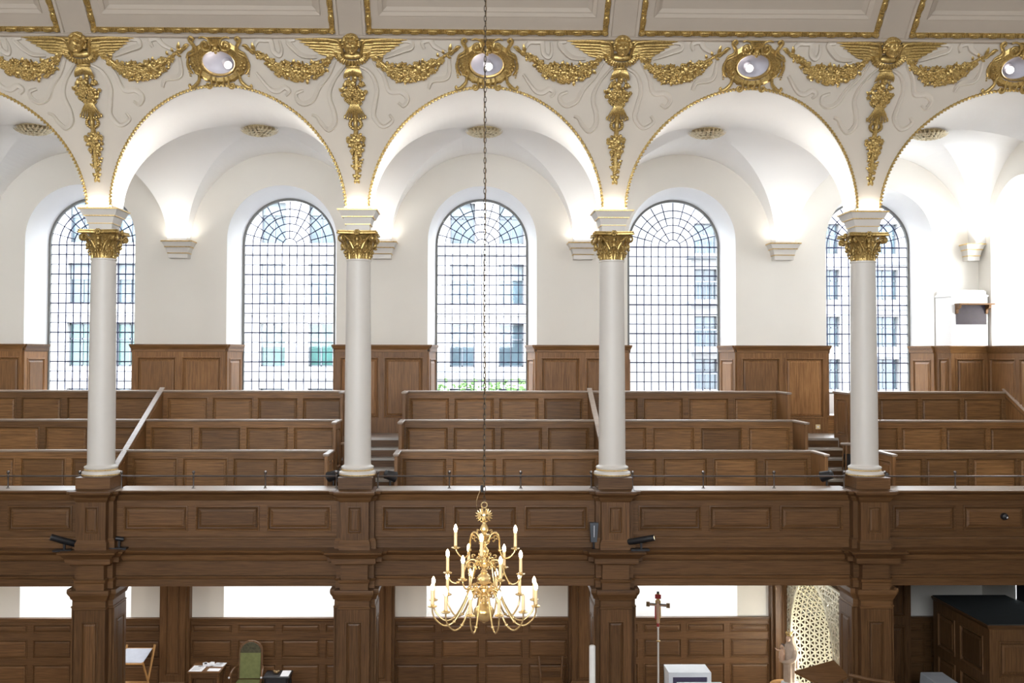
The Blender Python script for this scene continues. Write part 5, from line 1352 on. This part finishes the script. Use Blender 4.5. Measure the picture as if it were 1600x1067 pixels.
def arm(path, ang, tier, lit=True, cache={}):
    if tier not in cache:
        pr = [(x,0,z) for x,z in path]; d = {}
        m = MB(); sp_ = smoothpath(pr,5); m.tube(sp_, [.0095-.003*i/len(sp_) for i in range(len(sp_))], 8)
        x0, z0 = path[1]
        for (dx, dz, sc) in ((.02,-.05,1),(.05,-.03,.8),(-.03,-.06,.8),(.0,.03,.6)):
            pts = [(x0+dx+.03*sc*cos(a_)*(1-i/12), 0, z0+dz+.03*sc*sin(a_)*(1-i/12)) for i, a_ in enumerate([pi*.9-.6*q for q in range(9)])]
            m.tube(smoothpath(pts,2), .006, 6)
        xm, zm = path[len(path)//2]; m.lathe([(.008,-.012),(.016,-.004),(.016,.004),(.008,.012)],10,(xm,0,zm))
        d['arm'] = m.mesh('arm', M['brass'], 50)
        xe, ze = path[-1]
        m = MB(); m.lathe([(.006,-.01),(.015,-.006),(.035,.0),(.042,.006),(.040,.009),(.02,.004),(.014,.012),(.018,.02),(.014,.028),(.0,.028)],20,(xe,0,ze)); d['drip_pan'] = m.mesh('drip_pan', M['brass'], 50)
        m = MB(); m.lathe([(.0145,.02),(.0145,.148),(.011,.152),(0,.152)],14,(xe,0,ze)); d['candle'] = m.mesh('candle', M['candle'], 50)
        m = MB(); m.lathe([(.008,.150),(.013,.158),(.0175,.176),(.015,.194),(.007,.212),(.0,.222)],12,(xe,0,ze)); d['bulb'] = m.mesh('bulb', M['bulb'], 60)
        cache[tier] = d
    d = cache[tier]
    a = bpy.data.objects.new('arm', d['arm']); C.objects.link(a); a.parent = ch; a.rotation_euler = (0,0,ang)
    for k in ('drip_pan','candle')+(('bulb',) if lit else ()):
        o = bpy.data.objects.new(k, d[k]); C.objects.link(o); o.parent = a
for a in (-95,25,145): arm([(.03,5.17),(.07,5.25),(.12,5.265),(.155,5.20),(.16,5.10),(.20,5.03),(.26,5.03),(.305,5.07),(.32,5.10)], rad(a), 1)
for a in (-5,55,115,175,235,295): arm([(.04,5.0),(.10,5.03),(.155,5.0),(.19,4.90),(.235,4.82),(.29,4.82),(.325,4.86),(.333,4.90)], rad(a), 2)
for k in range(12): arm([(.04,4.72),(.09,4.765),(.14,4.73),(.20,4.61),(.28,4.49),(.37,4.46),(.45,4.52),(.478,4.58),(.48,4.633)], rad(15+30*k), 3, lit=(k != 10))
# ------------------------------------------------------------------ outside
gp = MB(); gp.quad((-60,5.45,0),(60,5.45,0),(60,80,0),(-60,80,0)); struct('ground', gp, M['ground'], 0)
def building(name, lab, x0, x1, y, h, wins, depth, wallm):
    t = thing(name, lab, 'building', ((x0+x1)/2,y,0))
    m = MB(); xs = sorted({x0,x1,*[w[0] for w in wins],*[w[1] for w in wins]}); zs = sorted({0,h,*[w[2] for w in wins],*[w[3] for w in wins]})
    for i in range(len(xs)-1):
        for j in range(len(zs)-1):
            cx_, cz_ = (xs[i]+xs[i+1])/2, (zs[j]+zs[j+1])/2
            if any(w[0]<cx_<w[1] and w[2]<cz_<w[3] for w in wins): continue
            m.quad((xs[i],y,zs[j]),(xs[i+1],y,zs[j]),(xs[i+1],y,zs[j+1]),(xs[i],y,zs[j+1]))
    for a, b_, c_, d_, *_ in wins:
        m.add([(a,y,c_),(b_,y,c_),(b_,y,d_),(a,y,d_),(a,y+.35,c_),(b_,y+.35,c_),(b_,y+.35,d_),(a,y+.35,d_)],[(0,1,5,4),(1,2,6,5),(2,3,7,6),(3,0,4,7)])
    m.quad((x0,y,0),(x0,y,h),(x0,y+depth,h),(x0,y+depth,0)); m.quad((x1,y,0),(x1,y,h),(x1,y+depth,h),(x1,y+depth,0)); m.quad((x0,y,h),(x1,y,h),(x1,y+depth,h),(x0,y+depth,h))
    part('wall', m, M[wallm], t, 0, world=True)
    for a, b_, c_, d_, pm, *bl in wins:
        m = MB(); 
        for q in (a, (a+b_)/2-.025, b_-.05): m.box(q,q+.05,y+.28,y+.33,c_,d_)
        for q in (c_, c_+(d_-c_)*.62, d_-.05): m.box(a,b_,y+.28,y+.33,q,q+.05)
        w = part('window', m, M['grey'], t, 0, world=True)
        m = MB(); m.quad((a,y+.32,c_),(b_,y+.32,c_),(b_,y+.32,d_),(a,y+.32,d_)); part('pane', m, M[pm], w, 0, world=True)
        if bl:
            m = MB(); m.box(a+.05,b_-.05,y+.24,y+.27,d_-(d_-c_)*bl[0],d_); part('blind', m, M['blind'], w, 0, world=True)
    return t
wa = []; rb_ = random.Random(2)
for xc in (-14.5,-12.75,-11.0,-9.25,-7.48,-5.73,-3.98,-2.25,-.53,1.27,3.05):
    grn = xc < -3
    wa += [(xc-.46,xc+.46,6.42,8.0,'tree_reflect_pane' if grn else 'pane'),(xc-.46,xc+.46,8.72,10.2,'pane',.55 if rb_.random()<.6 else .4),(xc-.46,xc+.46,10.95,12.45,'pane',.3),(xc-.46,xc+.46,4.1,5.62,'pane')]
tA = building('office_building', 'pale stone office block with gridded windows seen through the left and middle windows', -16, 4.0, 22, 13.2, wa, 10, 'facade')
for z in (5.98,8.30,10.55):
    m = MB(); m.box(-16,4.0,21.86,22.0,z,z+.10); part('string_course', m, M['facade'], tA, 0, world=True)
wb = []
for xc, w_ in ((10.25,.52),(12.4,.5),(15.93,.34),(18.3,.6),(21,.6)):
    for z in (5.35,7.25,9.35,11.4): wb.append((xc-w_,xc+w_,z,z+1.35,'pane'))
tB = building('apartment_building', 'pale apartment block with balconies seen through the right windows', 9.6, 26, 30, 13.6, wb, 12, 'facade')
for z in (5.1,7.0,9.1,11.1):
    m = MB(); m.box(9.3,11.2,28.9,30,z,z+.12); f = part('balcony', m, M['facade2'], tB, 0, world=True)
    m = MB()
    for i in range(14): m.box(9.32+i*.14,9.345+i*.14,28.92,28.95,z+.12,z+.95)
    m.box(9.3,11.2,28.9,28.97,z+.93,z+1.0); part('railing', m, M['grey'], f, 0, world=True)
    m = MB(); m.box(16.9,20,29.7,30,z-.2,z-.08); part('ledge', m, M['facade2'], tB, 0, world=True)
t = thing('planter_hedge', 'low green hedge on the ledge outside the middle window', 'hedge', (.3,20.5,0))
m = MB(); rr_ = random.Random(8)
for i in range(260):
    p = (rr_.uniform(-2,2), rr_.uniform(-.3,.3), 5.2+rr_.random()*.85*(.6+.4*rr_.random())); m.ell(p, rr_.uniform(.04,.1), .07, rr_.uniform(.03,.07), 5, 3)
part('foliage', m, M['leaf'], t, 0); m = MB(); m.box(-2.2,2.2,-.4,.4,4.9,5.25); m.box(-2.1,2.1,-.3,.3,0,4.9); part('planter', m, M['facade2'], t, 0)
# ------------------------------------------------------------------ light
W = bpy.data.worlds.new('World'); bpy.context.scene.world = W; W.use_nodes = True
nt = W.node_tree; bg = nt.nodes['Background']; bg.inputs[0].default_value = (.90,.95,1.0,1)
# overcast sky: dim low in the north behind the houses, bright overhead and towards the sun side
tc = N(nt, 'ShaderNodeTexCoord'); sx = N(nt, 'ShaderNodeSeparateXYZ'); nt.links.new(tc.outputs['Generated'], sx.inputs[0])
def mrange(src, a, b):
    m_ = N(nt, 'ShaderNodeMapRange', interpolation_type='SMOOTHSTEP'); m_.inputs['From Min'].default_value = a; m_.inputs['From Max'].default_value = b
    nt.links.new(src, m_.inputs['Value']); return m_.outputs['Result']
mxn = N(nt, 'ShaderNodeMath', operation='MAXIMUM'); nt.links.new(mrange(sx.outputs['Z'], .20, .42), mxn.inputs[0]); nt.links.new(mrange(sx.outputs['Y'], .1, -.3), mxn.inputs[1])
st = N(nt, 'ShaderNodeMapRange'); st.inputs['To Min'].default_value = SKYLOW; st.inputs['To Max'].default_value = WORLD
nt.links.new(mxn.outputs[0], st.inputs['Value']); nt.links.new(st.outputs['Result'], bg.inputs[1])
def area(name, loc, rot, sx, sy, power=0, col=(1,1,1), portal=False, spread=None):
    l = bpy.data.lights.new(name, 'AREA'); l.shape = 'RECTANGLE'; l.size = sx; l.size_y = sy; l.energy = power; l.color = col
    if portal: l.cycles.is_portal = True
    if spread: l.spread = rad(spread)
    o = bpy.data.objects.new(name, l); C.objects.link(o); o.location = loc; o.rotation_euler = rot; return o
for b in BAYS:
    area('window_portal', (b,5.5,8.1), (-pi/2,0,0), 1.95, 4.1, portal=True)
    if b != 8: area('window_portal', (b,5.45,3.05), (-pi/2,0,0), 1.95, 1.6, portal=True)
    if b != 8: area('window_portal', (b,YF-.1,9.1), (pi/2,0,0), 3.4, 3.8, portal=True)
area('window_portal', (XR+1.0,wc,8.6), (0,pi/2,0), 3.2, 2.0, portal=True)
warm = (1,.95,.88)
for c in COLS:
    area('uplight', (c,-.27,9.165), (pi,0,0), .40, .05, UPF, warm, spread=120)
    for s in (-1,1): area('uplight', (c+s*.265,0,9.165), (pi,0,0), .05, .40, UPS, warm, spread=120)
    area('uplight', (c,.30,9.165), (pi,0,0), .40, .05, UPS, warm, spread=120)
for c in (-6,-2,2,6):
    area('uplight', (c,4.03,9.13), (pi,0,0), .40, .05, UPC, warm, spread=120)
    for s in (-1,1): area('uplight', (c+s*.27,4.2,9.13), (pi,0,0), .05, .25, UPC*.18, warm, spread=120)
area('uplight', (9.75,4.04,9.13), (pi,0,0), .2, .05, UPC*.9, warm, spread=120)
def point(name, loc, e, col, r=.03):
    l = bpy.data.lights.new(name,'POINT'); l.energy = e; l.color = col; l.shadow_soft_size = r
    o = bpy.data.objects.new(name,l); C.objects.link(o); o.location = loc; return o
for b in (-4,0,4,8):
    point('niche_lamp', (b-.12,yprof(11.23)+.12,11.30), .22, (1,.93,.9), .04)
for b in BAYS[:3]:
    area('aisle_fill', (b,2.2,3.84), (0,0,0), .25, .25, 16 if b < 4 else 7, (1,.93,.82))  # unseen fill added to brighten the lower aisle, no fitting modelled
point('screen_fill', (5.3,2.2,3.4), 9, (1,.97,.92), .06)  # added fill standing in for window light on the screen front
point('screen_fill', (6.30,1.85,1.35), 42, (1,.98,.93), .05)
# ------------------------------------------------------------------ camera
f_, yaw, pit, rol = 1640, .0159, .0291, -.0021
cyw, syw, cp, sp__ = cos(yaw), sin(yaw), cos(pit), sin(pit)
Rt = Vector((cyw,-syw,0)); Fw = Vector((syw*cp,cyw*cp,sp__)); Up = Rt.cross(Fw)
cr_, sr_ = cos(rol), sin(rol); Rc = Rt*cr_-Up*sr_; Uc = Rt*sr_+Up*cr_
cd = bpy.data.cameras.new('camera'); cam = bpy.data.objects.new('camera', cd); C.objects.link(cam)
cam.matrix_world = Matrix(((Rc.x,Uc.x,-Fw.x,-.24),(Rc.y,Uc.y,-Fw.y,-16.553),(Rc.z,Uc.z,-Fw.z,EYE),(0,0,0,1)))
cd.sensor_width = 36; cd.lens = f_/1600*36; cd.shift_x = 39.27/1600; cd.shift_y = -28.36/1600; cd.clip_end = 300
S = bpy.context.scene; S.camera = cam
S.view_settings.view_transform = 'Standard'; S.view_settings.look = 'None'; S.view_settings.gamma = 1; S.view_settings.exposure = EXPO
try: S.view_settings.use_curve_mapping = False
except Exception: pass
for o in bpy.data.objects:
    if '_o' in o: del o['_o']
